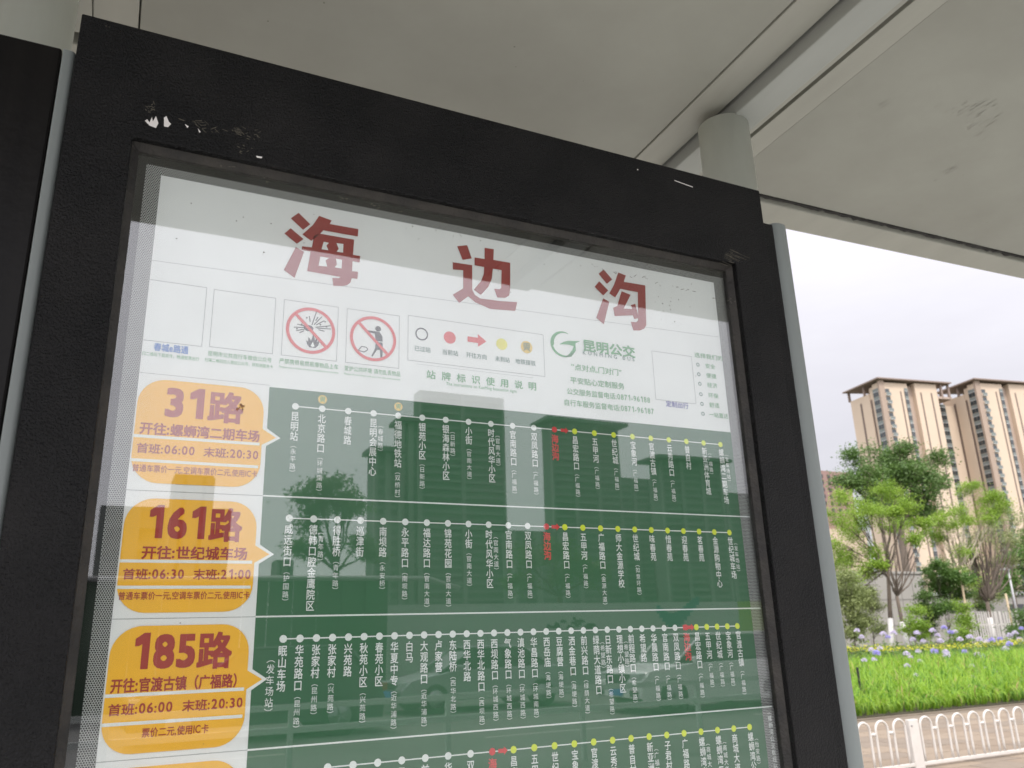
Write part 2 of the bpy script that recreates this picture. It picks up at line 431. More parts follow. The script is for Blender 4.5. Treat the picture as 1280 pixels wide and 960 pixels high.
def advance(ch, bold):
    if ch == ' ': return 0.35
    if is_cjk(ch): return 1.0
    if ch.isdigit(): return .60 if bold > .03 else .60
    v, f = glyph(ch, bold); return (v[:, 0].max() if len(v) else .3) + 0.07
class Print:
    """flat ink: polygons gathered on one layer, local to an origin on the sheet"""
    def __init__(s, ox=0., oz=0.): s.o = (ox, oz); s.mb = MB()
    def _xz(s, pts, L): return [(x-s.o[0], -0.00035*L, z-s.o[1]) for x, z in pts]
    def poly(s, pts, m, L=2):
        a = sum(pts[i][0]*pts[(i+1) % len(pts)][1]-pts[(i+1) % len(pts)][0]*pts[i][1] for i in range(len(pts)))
        if a < 0: pts = pts[::-1]
        s.mb.add(s._xz(pts, L), [tuple(range(len(pts)))], m)
    def rect(s, x0, z0, x1, z1, m, L=2): s.poly([(x0, z0), (x1, z0), (x1, z1), (x0, z1)], m, L)
    def frame(s, x0, z0, x1, z1, t, m, L=2):
        s.rect(x0, z0, x1, z0+t, m, L); s.rect(x0, z1-t, x1, z1, m, L)
        s.rect(x0, z0+t, x0+t, z1-t, m, L); s.rect(x1-t, z0+t, x1, z1-t, m, L)
    def disc(s, x, z, r, m, L=2, n=24, ry=None):
        ry = ry or r
        s.poly([(x+r*cos(2*pi*k/n), z+ry*sin(2*pi*k/n)) for k in range(n)], m, L)
    def ring(s, x, z, r, t, m, L=2, n=40, a0=0, a1=2*pi, t2=None):
        A = [(x+r*cos(a0+(a1-a0)*k/n), z+r*sin(a0+(a1-a0)*k/n)) for k in range(n+1)]
        B = [(x+(r-t)*cos(a0+(a1-a0)*k/n), z+(r-t)*sin(a0+(a1-a0)*k/n)) for k in range(n+1)]
        s.mb.add(s._xz(A+B, L), [(k, k+1, n+1+k+1, n+1+k) for k in range(n)], m)
    def line(s, x0, z0, x1, z1, t, m, L=2):
        dx, dz = x1-x0, z1-z0; l = hypot(dx, dz); nx, nz = -dz/l*t/2, dx/l*t/2
        s.poly([(x0+nx, z0+nz), (x0-nx, z0-nz), (x1-nx, z1-nz), (x1+nx, z1+nz)], m, L)
    def glyph(s, ch, cx, cz, w, h, m, bold=.012, L=3):
        """an em square of w x h centred on cx, cz"""
        v, f = glyph(ch, bold)
        if len(v) == 0: return
        vs = [(cx+(a-.5)*w-s.o[0], -0.00035*L-.00003*c, cz+(b-.38)*h-s.o[1]) for a, b, c in v]
        s.mb.add(vs, f, m)
    def vtext(s, t, cx, z0, w, h, pitch, m, bold=.012, L=3):
        for i, ch in enumerate(t): s.glyph(ch, cx, z0-i*pitch, w, h, m, bold, L)
    def htext(s, t, x0, x1, cz, h, m, bold=.012, L=3):
        """fitted between x0 and x1; h = em height"""
        adv = [advance(c, bold) for c in t]; tot = sum(adv); w = (x1-x0)/tot; x = x0
        for c, a in zip(t, adv):
            v, f = glyph(c, bold*(.70 if is_cjk(c) else .85) if bold > .05 else bold)
            if len(v):
                lf = 1.0 if is_cjk(c) else 1.12
                if c.isdigit():
                    lf = 1.16; v = v.copy(); mid = (v[:, 0].min()+v[:, 0].max())/2
                    v[:, 0] = (v[:, 0]-mid)*(1.12 if bold > .03 else 1.0)+a/2
                s.mb.add([(x+p*w-s.o[0], -0.00035*L-.00003*k, cz+(q*lf-.38)*h-s.o[1]) for p, q, k in v], f, m)
            x += a*w
    def build(s, name, parent, **k):
        return link(name, s.mb.mesh(name), parent, loc=(s.o[0], 0, s.o[1]), **k)

# ================================================================== GROUND
def structure():
    MBg = MB(); R = 1500
    MBg.add([(-R, -R, -0.15), (R, -R, -0.15), (R, R, -0.15), (-R, R, -0.15)], [(0, 1, 2, 3)], M['ground'])
    MBg.build('ground', kind='structure')
    q = MB(); q.add([(-120, -27, -0.12), (120, -27, -0.12), (120, -2.4, -0.12), (-120, -2.4, -0.12)], [(0, 1, 2, 3)], M['asphalt'])
    road = q.build('road', kind='structure')
    for yy in (-6.2, -13.0, -17.0):
        for k in range(-12, 24):
            w = MB(); w.box((k*6, yy-.06, -.118), (k*6+2.6, yy+.06, -.1155), M['white_steel']); 
            w.build('lane_marking', road)
    # bus stop platform and footway
    q = MB(); q.box((-40, -2.25, -.13), (60, 9.9, -0.012), M['mortar'])
    pv = q.build('pavement', kind='structure')
    k = MB(); k.box((-40, -2.4, -.14), (60, -2.25, 0.0), M['kerb']); k.build('kerb', pv)
    # slabs where the photograph shows them, one object each
    W, D_ = 0.62, 0.42
    meshes = []
    for m in M['paver']:
        t = MB(); t.box((0.006, 0.006, -.02), (W-.006, D_-.006, 0.0), m); meshes.append(t.mesh('paving_slab'))
    cnt = 0; rest = MB()
    for j in range(int((9.9+2.2)/D_)):
        for i in range(-4, 40):
            x = i*W + (W/2 if j % 2 else 0); y = -2.22 + j*D_
            if y+D_ > 9.9: continue
            dx, dy = x-CAM[0], y-CAM[1]
            az = math.degrees(atan2(dx, dy))
            vis = 45 < az < 64 and y > 3.5
            z = -0.002*rnd.random()
            if vis and cnt < 290:
                link('paving_slab', meshes[rnd.randrange(3)], pv, loc=(x, y, z)); cnt += 1
            else:
                rest.box((x+.006, y+.006, -.02), (x+W-.006, y+D_-.006, z), M['paver'][rnd.randrange(3)] if y > 3.5 else M['grey_paver'])
    rest.build('paving_slabs_beyond', pv, kind='stuff')
    # raised planting bed as terrain
    nx, ny = 60, 40; vs = []; fs = []
    for j in range(ny+1):
        y = 10.05 + (70-10.05)*(j/ny)**1.6
        for i in range(nx+1):
            x = -10 + 130*i/nx
            vs.append((x, y, bed_z(x, y)))
    for j in range(ny):
        for i in range(nx):
            a = j*(nx+1)+i; fs.append((a, a+1, a+nx+2, a+nx+1))
    q = MB(); q.add(vs, fs, M['soil']); q.add([(-10, 10.05, -.1), (120, 10.05, -.1), (120, 10.05, .02), (-10, 10.05, .02)], [(0, 1, 2, 3)], M['soil'])
    q.build('planting_bed', kind='structure')
    q = MB(); q.box((-40, 9.9, -.13), (60, 10.04, .004), M['mortar']); q.build('bed_edging', kind='structure')
def bed_z(x, y):
    t = min(max((y-10.2)/6.0, 0), 1)
    return 0.02 + 0.36*t*t*(3-2*t)
structure()

# ================================================================== SHELTER CANOPY
def zr(Y, d=0.0): return 2.7 - 0.038*(Y-0.2) - d
def canopy():
    sh = empty('bus_shelter', (1.1, .31, 0), label='off-white bus shelter canopy with round grey columns over the route sign', cat='bus shelter')
    def pt(X, Y, d):
        if Y > .5: Y = Y-(.028+.09*(Y-.546))*(X-1.5)      # the rear edge runs slightly askew
        return (X-1.1, Y-.31, zr(Y, d))
    def slab(name, X0, X1, Y0, Y1, d0, d1, m, bevel=0.0015):
        q = MB()
        q.add([pt(X0, Y0, d0), pt(X1, Y0, d0), pt(X1, Y1, d0), pt(X0, Y1, d0), pt(X0, Y0, d1), pt(X1, Y0, d1), pt(X1, Y1, d1), pt(X0, Y1, d1)],
              [(0, 3, 2, 1), (4, 5, 6, 7), (0, 1, 5, 4), (1, 2, 6, 5), (2, 3, 7, 6), (3, 0, 4, 7)], m)
        return q.build(name, sh, bevel)
    YF, YB = -1.50, 0.53
    G = .293; J = (-1.675, -.488, .990, 2.468, 3.946)
    ends = [(-3.4, -1.95), (-1.66, -.488), (-.195, .990), (1.283, 2.6), (2.893, 4.2), (4.493, 5.4)]
    for a, b in ends: slab('ceiling_panel', a+.0015, b-.0015, YF, YB, 0.0, -.03, M['ceil'])
    for a in (-1.95, -.488, .990, 2.6, 4.2):
        slab('edge_trim', a+.0015, a+.083, YF, YB-.002, 0.0035, -.02, M['trim'])
        slab('edge_trim', a+(.2115 if a == -.488 else .227), a+G-.0015, YF, YB-.002, 0.003, -.02, M['trim'])
        slab('gap_backing', a+.080, a+.229, YF, YB-.004, -.022, -.03, M['seal'])
        slab('beam', a+.094, a+.171, YF, YB-.006, 0.034, -.021, M['beam'], .003)
        slab('beam_flange', a+.173, a+.210, YF, YB-.008, 0.008, -.0215, M['trim'], .0015)
    # rear fascia tube, with the sealant line along it
    slab('rear_fascia', -3.4, 5.4, .546, .647, 0.014, -.10, M['trim'], .004)
    slab('gap_backing', -3.4, 5.4, .53, .546, -.02, -.03, M['seal'])
    q = MB(); n = 170
    pts = []; rad = []
    for i in range(n):
        X = .8 + 2.4*i/(n-1)
        amp = 1.0 if 1.6 < X < 2.5 else .45
        pts.append(pt(X, .538+rnd.uniform(-.003, .003)*amp, -.002+rnd.uniform(-.002, .003)*amp))
        rad.append(.004+.004*rnd.random()*amp)
    q.tube(pts, rad, M['seal'], 5); q.build('sealant_bead', sh)
    # front gutter edge
    slab('front_fascia', -3.4, 5.4, YF-.05, YF-.001, 0.0, -.12, M['trim'], .004)
    q = MB(); X0, X1 = -3.4, 5.4
    q.add([pt(X0, YF, -.13), pt(X1, YF, -.13), pt(X1, .65, -.13), pt(X0, .65, -.13), pt(X0, YF, -.17), pt(X1, YF, -.17), pt(X1, .65, -.17), pt(X0, .65, -.17)],
          [(0, 3, 2, 1), (4, 5, 6, 7), (0, 1, 5, 4), (1, 2, 6, 5), (2, 3, 7, 6), (3, 0, 4, 7)], M['trim'])
    q.build('roof_sheet', sh)
    # columns
    for cx in (1.096, -.340, 2.72):
        q = MB(); cy = .30; z1 = zr(cy, .029)
        q.tube([(cx-1.1, cy-.31, -.0), (cx-1.1, cy-.31, z1)], .060, M['column'], 48)
        q.build('column', sh)
        q = MB(); q.tube([(cx-1.1, cy-.31, .0), (cx-1.1, cy-.31, .03)], .12, M['column'], 32); q.build('base_plate', sh)
    # scuffs and specks on the right panel
    q = MB()
    def onceil(px, py):
        p = atZ(px, py, 2.7); p = atZ(px, py, zr(p[1], .0)); return p[0], p[1]
    for (cx_, cy_, n_, s_) in ((1215, 140, 26, 26), (1185, 215, 9, 18), (1100, 135, 3, 14), (1265, 245, 5, 14), (1215, 165, 10, 22)):
        for _ in range(n_):
            x0 = cx_+rnd.gauss(0, s_*.55); y0 = cy_+rnd.gauss(0, s_*.35); l = rnd.uniform(4, 16)
            a = onceil(x0, y0); b = onceil(x0+l, y0-l*.62); t = rnd.uniform(.0006, .0022)
            q.add([pt(a[0], a[1], .0012), pt(a[0]+t, a[1]+t, .0012), pt(b[0]+t*.4, b[1]+t*.4, .0012), pt(b[0], b[1], .0012)], [(0, 1, 2, 3)], M['smudge'])
    q.build('scuff_marks', sh, kind='stuff')
    q = MB()
    for (a, b) in ((643, 58), (405, 3), (335, 26), (985, 30)):
        p = onceil(a, b); r = .0016
        q.add([pt(p[0]+r*cos(k*pi/3), p[1]+r*sin(k*pi/3), .0012) for k in range(6)], [(0, 1, 2, 3, 4, 5)], M['speck'])
    for _ in range(40):
        X = rnd.uniform(-.15, .95) if rnd.random() < .5 else rnd.uniform(1.3, 2.6)
        Y = rnd.uniform(-.6, .5); r = rnd.uniform(.0004, .0010)
        q.add([pt(X+r*cos(k*pi/3), Y+r*sin(k*pi/3), .0012) for k in range(6)], [(0, 1, 2, 3, 4, 5)], M['speck'])
    q.build('specks', sh, kind='stuff')
canopy()

# ================================================================== ROUTE SIGN
FX0, FX1, FZ1, FZ0 = -.2385, .8505, 2.2585, .42
OX0, OX1, OZ1, OZ0 = -.1655, .7735, 2.100, .60
def sign():
    sg = empty('route_sign', (.306, 0, 0), label='tall black framed glass-fronted bus route sign under the shelter', cat='sign cabinet')
    X = lambda v: v-.306
    # front frame ring
    q = MB(); yf, yb = -.030, -.004
    o = [(X(FX0), FZ0), (X(FX1), FZ0), (X(FX1), FZ1), (X(FX0), FZ1)]; i = [(X(OX0), OZ0), (X(OX1), OZ0), (X(OX1), OZ1), (X(OX0), OZ1)]
    vs = [(x, yf, z) for x, z in o+i] + [(x, yb, z) for x, z in o+i]
    fs = []
    for k in range(4):
        n = (k+1) % 4
        fs += [(k, n, 4+n, 4+k), (8+n, 8+k, 12+k, 12+n), (k, 8+k, 8+n, n), (4+k, 4+n, 12+n, 12+k)]
    q.add(vs, fs, M['frame']); q.build('front_frame', sg, .0022)
    # gasket ring inside the opening, sloping back to the glass
    for nm, (x0, x1, z0, z1, t) in {'a': (OX0, OX1, OZ0, OZ1, .009)}.items():
        q = MB(); yf, yb = -.022, -.0125
        o = [(X(x0-.002), z0-.002), (X(x1+.002), z0-.002), (X(x1+.002), z1+.002), (X(x0-.002), z1+.002)]
        i = [(X(x0+t), z0+t), (X(x1-t), z0+t), (X(x1-t), z1-t), (X(x0+t), z1-t)]
        vs = [(x, yf, z) for x, z in o] + [(x, yb, z) for x, z in i] + [(x, -.0045, z) for x, z in i] + [(x, -.0045, z) for x, z in o]
        fs = []
        for k in range(4):
            n = (k+1) % 4
            fs += [(k, n, 4+n, 4+k), (4+k, 4+n, 8+n, 8+k), (12+n, 12+k, 8+k, 8+n)]
        q.add(vs, fs, M['gasket']); q.build('gasket', sg, .0008)
    # cabinet body behind, black, reaching a little past the frame
        q = MB()
    q.box((X(-.241), -.0035, .40), (X(OX0+.004), .10, 2.218), M['frame']); q.box((X(OX1-.004), -.0035, .40), (X(.898), .10, 2.212), M['frame'])
    q.box((X(OX0+.004), -.0035, 2.104), (X(OX1-.004), .10, 2.218), M['frame']); q.box((X(OX0+.004), -.0035, .40), (X(OX1-.004), .10, .596), M['frame'])
    q.build('cabinet', sg, .001)
    box_obj('backing_board', (X(OX0+.004), .004, .596), (X(OX1-.004), .03, 2.104), M['black'], sg)
    box_obj('rear_cover', (X(-.241), .1005, .40), (X(.898), .104, 2.218), M['post'], sg)
    # rounded grey side posts
    for x0, x1 in ((-.2555, -.2413), (.8985, .942)):
        q = MB()
        z1 = 2.219
        prof = []
        r = .021 if x1 > 0 else .006
        ya, yb = (-.004, .11)
        rl = .018 if x1 > 0 else .002
        for (cx, cy, a0) in ((x1-r, yb-r, 0), (x0+r*.3, yb-r*.3, 90), (x0+rl, ya+rl, 180), (x1-r, ya+r, 270)):
            rr = r if cx == x1-r else rl if a0 == 180 else r*.3
            for k in range(7): a = radians(a0+15*k); prof.append((X(cx+rr*cos(a)), cy+rr*sin(a)))
        n = len(prof)
        q.add([(x, y, .0) for x, y in prof]+[(x, y, z1) for x, y in prof],
              [(k, (k+1) % n, n+(k+1) % n, n+k) for k in range(n)], M['post'], True)
        q.add([(x, y, z1) for x, y in prof], [tuple(range(n))], M['post'])
        q.build('side_post', sg)
    # glass pane: 3 mm sheet
    q = MB(); q.box((X(OX0+.001), -.0120, OZ0+.001), (X(OX1-.001), -.0090, OZ1-.001), M['glass'])
    q.build('glass_pane', sg)
    # sticker residue, glue and scratches on the frame
    def onf(pts, m, q, y=-.0302):
        P = [atY(a, b, y) for a, b in pts]
        q.add([(X(p[0]), y, p[2]) for p in P][::-1], [tuple(range(len(P)))], m)
    q = MB()
    onf([(181, 151), (184, 149), (187, 153), (190, 146), (191, 152), (195, 145), (198, 154), (195, 160), (187, 157)], M['residue'], q)
    onf([(205, 147), (208, 145), (211, 152), (214, 155), (210, 159), (205, 158)], M['residue'], q)
    onf([(231, 155), (236, 158), (234, 160)], M['residue'], q); onf([(247, 160), (251, 165), (249, 166)], M['residue'], q)
    onf([(320, 194.5), (328, 196), (327, 198), (321, 197)], M['residue'], q)
    q.build('sticker_residue', sg, kind='stuff')
    q = MB()
    def scrib(cx, cy, sx, sy, n, l):
        for _ in range(n):
            x = cx+rnd.gauss(0, sx); y = cy+rnd.gauss(0, sy); a = rnd.uniform(-.7, 1.2); t = rnd.uniform(.3, .7); ll = rnd.uniform(.3, 1)*l
            onf([(x, y), (x+ll*cos(a), y+ll*sin(a)), (x+ll*cos(a)-t*sin(a), y+ll*sin(a)+t*cos(a)), (x-t*sin(a), y+t*cos(a))], M['grime'], q)
    scrib(186, 134, 3, 4, 16, 6); scrib(241, 152, 12, 3, 10, 9); scrib(296, 163, 4, 3, 18, 7); scrib(313, 168, 8, 3, 10, 7)
    scrib(303, 184, 5, 4, 9, 5); scrib(267, 160, 10, 3, 7, 8); scrib(140, 28, 4, 3, 3, 4)
    for k in range(34):
        x = 260+rnd.random()*650; y = 0.268*(x-180)+181-6+rnd.gauss(0, 2.0); scrib(x, y+6, 3, 1.2, 2, 5)
    q.build('glue_residue', sg, kind='stuff')
    q = MB(); onf([(843, 225), (866, 233.4), (866, 234.4), (843, 226)], M['residue'], q); onf([(796.5, 211), (798, 211.5), (797.6, 213), (796.2, 212.5)], M['residue'], q)
    for _ in range(22):
        x = 910+rnd.gauss(0, 8); y = 318+rnd.gauss(0, 5); l = rnd.uniform(4, 13)
        onf([(x, y), (x+l, y+l*.42), (x+l, y+l*.42+.35), (x, y+.35)], M['grime'], q)
    q.build('scratches', sg, kind='stuff')
    q = MB(); g = random.Random(9)
    def dot(px_, py_, r, m):
        p = atY(px_, py_, -.0124); q.add([(X(p[0]+r*g.uniform(.7, 1.2)*cos(k*pi/3)), -.0124, p[2]+r*g.uniform(.7, 1.2)*sin(k*pi/3)) for k in range(6)], [(0, 1, 2, 3, 4, 5)], m)
    for _ in range(46):
        a_ = g.uniform(215, 880); dot(a_, 232+(a_-215)*.165+g.random()**1.5*70, g.uniform(.0004, .0011), M['grime'])
    for _ in range(9): dot(830+g.gauss(0, 12), 370+g.gauss(0, 10), g.uniform(.0006, .0014), M['grime'])
    for _ in range(16): dot(g.uniform(190, 900), g.uniform(420, 930), g.uniform(.0003, .0007), M['grime'])
    for _ in range(7): dot(301+g.gauss(0, 2), 511+g.gauss(0, 3), g.uniform(.001, .0022), M['rust'])
    q.build('dirt_specks', sg, kind='stuff')
    for x in (-.1, .7):
        box_obj('leg', (X(x-.03), .03, 0), (X(x+.03), .09, .40), M['post'], sg)
    # thin seam line down the right jamb
    # neighbouring panel to the left
    nb = empty('neighbouring_panel', (-.75, .02, 0), label='dark brown-black display cabinet at the left edge beyond the grey post', cat='display cabinet')
    box_obj('cabinet_body', (-.45, -.018, .40), (.493, .09, 2.224), M['dark_panel'], nb, .003)
    box_obj('leg', (-.35, .02, 0), (-.29, .08, .40), M['post'], nb); box_obj('leg', (.29, .02, 0), (.35, .08, .40), M['post'], nb)
sign()

# ================================================================== POSTER
ROWTOP = [1.8075, 1.6717, 1.5327, 1.3927, 1.2535, 1.114, .975, .836, .697]
def poster():
    ps = empty('route_timetable', (0, 0, 0), label='white and green printed bus route timetable behind the sign glass, headed with three red characters', cat='timetable')
    WL, WR, GX = -.129, .7465, .0193
    # perforated film, then paper
    q = MB(); q.add([(-.1470, .0006, .615), (.769, .0006, .615), (.769, .0006, 2.0845), (-.1470, .0006, 2.0845)], [(0, 1, 2, 3)], M['perf'])
    q.build('perforated_border', ps)
    q = MB(); q.add([(WL, 0, .64), (WR, 0, .64), (WR, 0, 2.072), (WL, 0, 2.072)], [(0, 1, 2, 3)], M['paper']); q.build('paper', ps)
    # ---- header
    hd = Print(0, 1.95)
    A = lambda L_: [S(340+x/5.818, 250+y/5.818) for x, y in L_]
    B = lambda L_: [S(540+x/4, 290+y/4) for x, y in L_]
    hai = [A(l) for l in ([(193,95),(278,178),(225,218),(136,135)], [(135,207),(228,285),(180,320),(90,245)], [(172,345),(232,378),(163,568),(85,510)],
        [(342,117),(433,150),(418,176),(627,213),(623,267),(372,222),(349,246),(285,298),(220,252),(300,180)],
        [(350,247),(596,290),(588,400),(640,408),(636,456),(584,446),(581,520),(624,524),(620,575),(578,570),(570,600),(545,620),(510,627),(445,624),(438,568),(485,570),(498,561),(255,518),(280,376),(215,366),(218,338),(290,346),(305,262)])]
    hai_w = [A(l) for l in ([(375,306),(412,314),(394,334),(409,368),(359,360)], [(468,316),(518,322),(515,385),(468,378),(484,358)],
        [(350,413),(416,424),(389,440),(400,487),(337,480)], [(463,428),(508,437),(505,501),(453,492),(470,472)])]
    bian = [B(l) for l in ([(125,72),(175,67),(198,133),(152,140)],
        [(103,152),(200,167),(200,290),(214,316),(240,333),(330,345),(425,352),(415,395),(290,385),(215,352),(180,322),(135,355),(103,315),(155,283),(155,192),(103,188)],
        [(262,80),(308,87),(306,140),(390,155),(390,280),(385,318),(365,330),(325,328),(310,285),(338,287),(345,280),(347,192),(303,184),(299,232),(280,276),(243,315),(208,290),(244,247),(258,212),(260,176),(212,167),(212,128),(262,136)])]
    gou = [B(l) for l in ([(857,188),(900,238),(873,260),(832,210)], [(835,247),(880,293),(855,318),(812,275)], [(855,332),(885,350),(858,462),(820,430)],
        [(930,203),(968,218),(958,250),(1065,268),(1070,466),(1060,484),(1035,493),(1005,492),(993,450),(1020,452),(1029,444),(1028,302),(940,285),(915,328),(885,308),(910,262)],
        [(947,297),(992,315),(957,384),(1000,386),(993,366),(1015,360),(1033,430),(1010,436),(1003,417),(912,421),(905,380),(925,371)])]
    for st_, wh in ((hai, hai_w), (bian, []), (gou, [])):
        t = Print(sum(p[0] for p in st_[0])/4, 2.008)
        for p in st_: t.poly(p, M['title_red'], 2)
        for p in wh: t.poly(p, M['paper'], 3)
        t.build('title_character', ps)
    hd.rect(WL, 1.9655, WR, 1.9662, M['lgtext'], 1) if False else None
    rules = Print(0, 1.9)
    rules.poly([(WL, 1.9535), (WR, 1.9718), (WR, 1.9723), (WL, 1.9540)], M['gline'], 1)
    rules.rect(WL, 1.8096, GX+.0, 1.8100, M['gline'], 1)
    for z in ROWTOP[1:]: rules.rect(WL, z-.0003, GX, z+.0003, M['gline'], 1)
    rules.build('ruled_lines', ps, kind='stuff')
    bx = Print(0, 1.89)
    t_ = .0006
    bx.rect(WL, 1.9279, -.0632, 1.9285, M['gline'], 1); bx.rect(WL, 1.8500, -.0632, 1.8506, M['gline'], 1); bx.rect(-.0638, 1.85, -.0632, 1.9285, M['gline'], 1)
    for a, b in ((-.0550, .0207), (.0309, .1020), (.1133, .1865)):
        bx.frame(a, 1.8510, b, 1.9275, t_, M['gline'], 1)
    bx.frame(.1985, 1.8645, .4095, 1.9305, t_, M['gline'], 1)
    bx.frame(.6040, 1.8490, .6825, 1.9300, t_, M['gline'], 1)
    bx.rect(.2110, 1.8605, .3900, 1.8608, M['gline'], 1)
    bx.build('box_outlines', ps, kind='stuff')
    # captions
    cp = Print(0, 1.84)
    cp.htext('春城e路通', -.1165, -.0780, 1.8432, .0105, M['blue'], .02)
    cp.htext('扫二维码下载软件，畅通智慧出行', -.1285, -.0650, 1.8335, .0052, M['gtext'], .0)
    cp.htext('昆明市公共自行车微信公众号', -.0560, .0200, 1.8425, .0068, M['gtext'], .005)
    cp.htext('扫描二维码加入微信公众号，获取骑服务卡', -.0590, .0220, 1.8340, .0052, M['gtext'], .0)
    for (a, b, tx, en) in ((.0290, .1045, '严禁携带易燃易爆物品上车', 'Dangerous articles strictly prohibited on the bus'),
                           (.1120, .1885, '爱护公共环境 请勿乱丢物品', 'Please do not litter and care for the environment')):
        cp.htext(tx, a, b, 1.8432, .0075, M['gtext'], .006)
        cp.htext(en, a, b, 1.8355, .0034, M['gtext'], .0)
    cp.htext('定制出行', .6220, .6660, 1.8440, .0105, M['violet'], .015)
    cp.build('captions', ps, kind='stuff')
    # prohibition signs
    for (cx, kind) in ((.0668, 'fire'), (.1500, 'litter')):
        pr = Print(cx, 1.889); r = .0318
        if kind == 'fire':
            for a, l0, l in ((75, .004, .024), (52, .006, .022), (36, .008, .021), (14, .006, .026), (4, .008, .026), (-8, .010, .018),
                             (172, .006, .018), (186, .006, .022), (200, .008, .020), (212, .010, .017), (100, .008, .016), (62, .012, .018)):
                x0, z0 = cx+l0*cos(radians(a)), 1.893+l0*sin(radians(a)); pr.line(x0, z0, cx+l*cos(radians(a)), 1.893+l*sin(radians(a)), .0011, M['ink'])
            pr.disc(cx-.003, 1.892, .0062, M['ink'], 2, 14, .0042)
            for dx, dz in ((.018, .011), (.012, .006), (-.018, -.004), (-.012, .003), (-.006, .013), (.020, .004)):
                pr.disc(cx+dx, 1.893+dz, .0011, M['ink'], 2, 8)
            fx, fz = cx+.003, 1.869
            pr.poly([(fx-.007, fz+.001), (fx-.0085, fz+.006), (fx-.006, fz+.0045), (fx-.0055, fz+.011), (fx-.002, fz+.006), (fx+.0005, fz+.016), (fx+.003, fz+.007),
                     (fx+.0055, fz+.011), (fx+.0055, fz+.005), (fx+.0085, fz+.0075), (fx+.0075, fz+.001), (fx+.004, fz-.003), (fx-.004, fz-.003)], M['ink'])
            pr.poly([(fx-.0025, fz-.001), (fx, fz+.005), (fx+.003, fz-.001), (fx, fz-.0025)], M['paper'], 2.5)
        else:
            mx_, mz = cx+.0065, 1.904
            pr.disc(mx_, mz, .0040, M['ink'], 2, 18)
            pr.poly([(cx-.012, 1.9000), (cx-.0115, 1.8980), (cx+.002, 1.8965), (cx+.0035, 1.886), (cx+.013, 1.8865), (cx+.0125, 1.894), (cx+.0085, 1.8995), (cx+.002, 1.9000)], M['ink'])
            pr.poly([(cx+.0035, 1.8850), (cx+.013, 1.8850), (cx+.0135, 1.875), (cx+.0128, 1.862), (cx+.0105, 1.862), (cx+.0095, 1.874), (cx+.0055, 1.874), (cx-.0005, 1.8635), (cx-.0020, 1.8645), (cx+.003, 1.876)], M['ink'])
            L_ = [(cx-.020, 1.8700), (cx-.012, 1.8685), (cx-.0070, 1.8725), (cx-.009, 1.8755), (cx-.0155, 1.8762)]
            for k in range(5): pr.line(*L_[k], *L_[(k+1) % 5], .0011, M['ink'])
        pr.ring(cx, 1.889, r, .0040, M['red'], 3)
        pr.line(cx-.0205, 1.889+.0205, cx+.0205, 1.889-.0205, .0040, M['red'], 3.2)
        pr.build('prohibition_sign', ps)
    # legend
    lg = Print(.3, 1.9)
    lg.ring(.2185, 1.9050, .0093, .0018, M['ink']); lg.disc(.2600, 1.9055, .0090, M['red'])
    lg.rect(.2870, 1.9030, .3030, 1.9110, M['red']); lg.poly([(.3030, 1.8975), (.3030, 1.9165), (.3160, 1.9070)], M['red'])
    lg.disc(.3405, 1.9062, .0088, M['lyellow']); lg.disc(.3806, 1.9068, .0095, M['iconorange'])
    for t, a, b in (('已过站', .2075, .2315), ('当前站', .2480, .2725), ('开往方向', .2840, .3165), ('未到站', .3290, .3525), ('地铁接驳', .3610, .3945)):
        lg.htext(t, a, b, 1.8830, .0085, M['dgtext'], .008)
    lg.build('legend', ps); metro(ps, .3806, 1.9068, .0062, M['dgtext'], 3)
    gt = Print(.3, 1.845)
    for i, ch in enumerate('站牌标识使用说明'): gt.glyph(ch, .2320+i*.0222, 1.8475-.0, .0140, .0130, M['gtext'], .015)
    gt.htext('The instructions on KunMing busstation signs', .2540, .3620, 1.8372, .0058, M['gtext'], .004)
    gt.build('guide_heading', ps)
    # emblem and operator name
    em = Print(.45, 1.92)
    cx, cz = .4425, 1.9195
    n = 28; A = []; B = []
    for k in range(n+1):
        a = radians(62+(330-62)*k/n); th = .0008+.0052*sin(pi*min(1, max(0, (1-k/n))))**1.2*(1.0 if k < n*.5 else .55)
        A.append((cx+.0215*cos(a), cz+.0205*sin(a))); B.append((cx+.0215*cos(a)-(th)*cos(a), cz+.0205*sin(a)-th*sin(a)*1.1))
    em.mb.add(em._xz(A+B, 2), [(k, k+1, n+1+k+1, n+1+k) for k in range(n)], M['gtext'])
    em.poly([(.4360, 1.9185), (.4440, 1.9235), (.4520, 1.9262), (.4660, 1.9275), (.4730, 1.9285), (.4640, 1.9240), (.4605, 1.9185), (.4520, 1.9200), (.4440, 1.9195)], M['gtext'])
    em.poly([(.4605, 1.9185), (.4640, 1.9240), (.4640, 1.9120), (.4560, 1.9015), (.4440, 1.8985), (.4520, 1.9050), (.4580, 1.9120)], M['gtext'])
    em.build('operator_emblem', ps)
    nm = Print(.52, 1.92)
    nm.htext('昆明公交', .4755, .5720, 1.9225, .0200, M['gtext'], .03)
    nm.htext('K U N M I N G   B U S', .4755, .5700, 1.9105, .0078, M['dgtext'], .006)
    nm.build('operator_name', ps)
    sl = Print(.52, 1.86)
    sl.htext('“点对点,门对门”', .4540, .5440, 1.8855, .0115, M['gtext'], .010)
    sl.htext('平安贴心定制服务', .4510, .5470, 1.8640, .0110, M['gtext'], .010)
    sl.htext('公交服务监督电话:0871-96188', .4440, .5930, 1.8462, .0105, M['gtext'], .008)
    sl.htext('自行车服务监督电话:0871-96187', .4380, .5985, 1.8285, .0105, M['gtext'], .008)
    sl.build('service_text', ps)
    ls = Print(.7, 1.88)
    ls.htext('选择我们的', .6880, .7470, 1.9335, .0095, M['gtext'], .005)
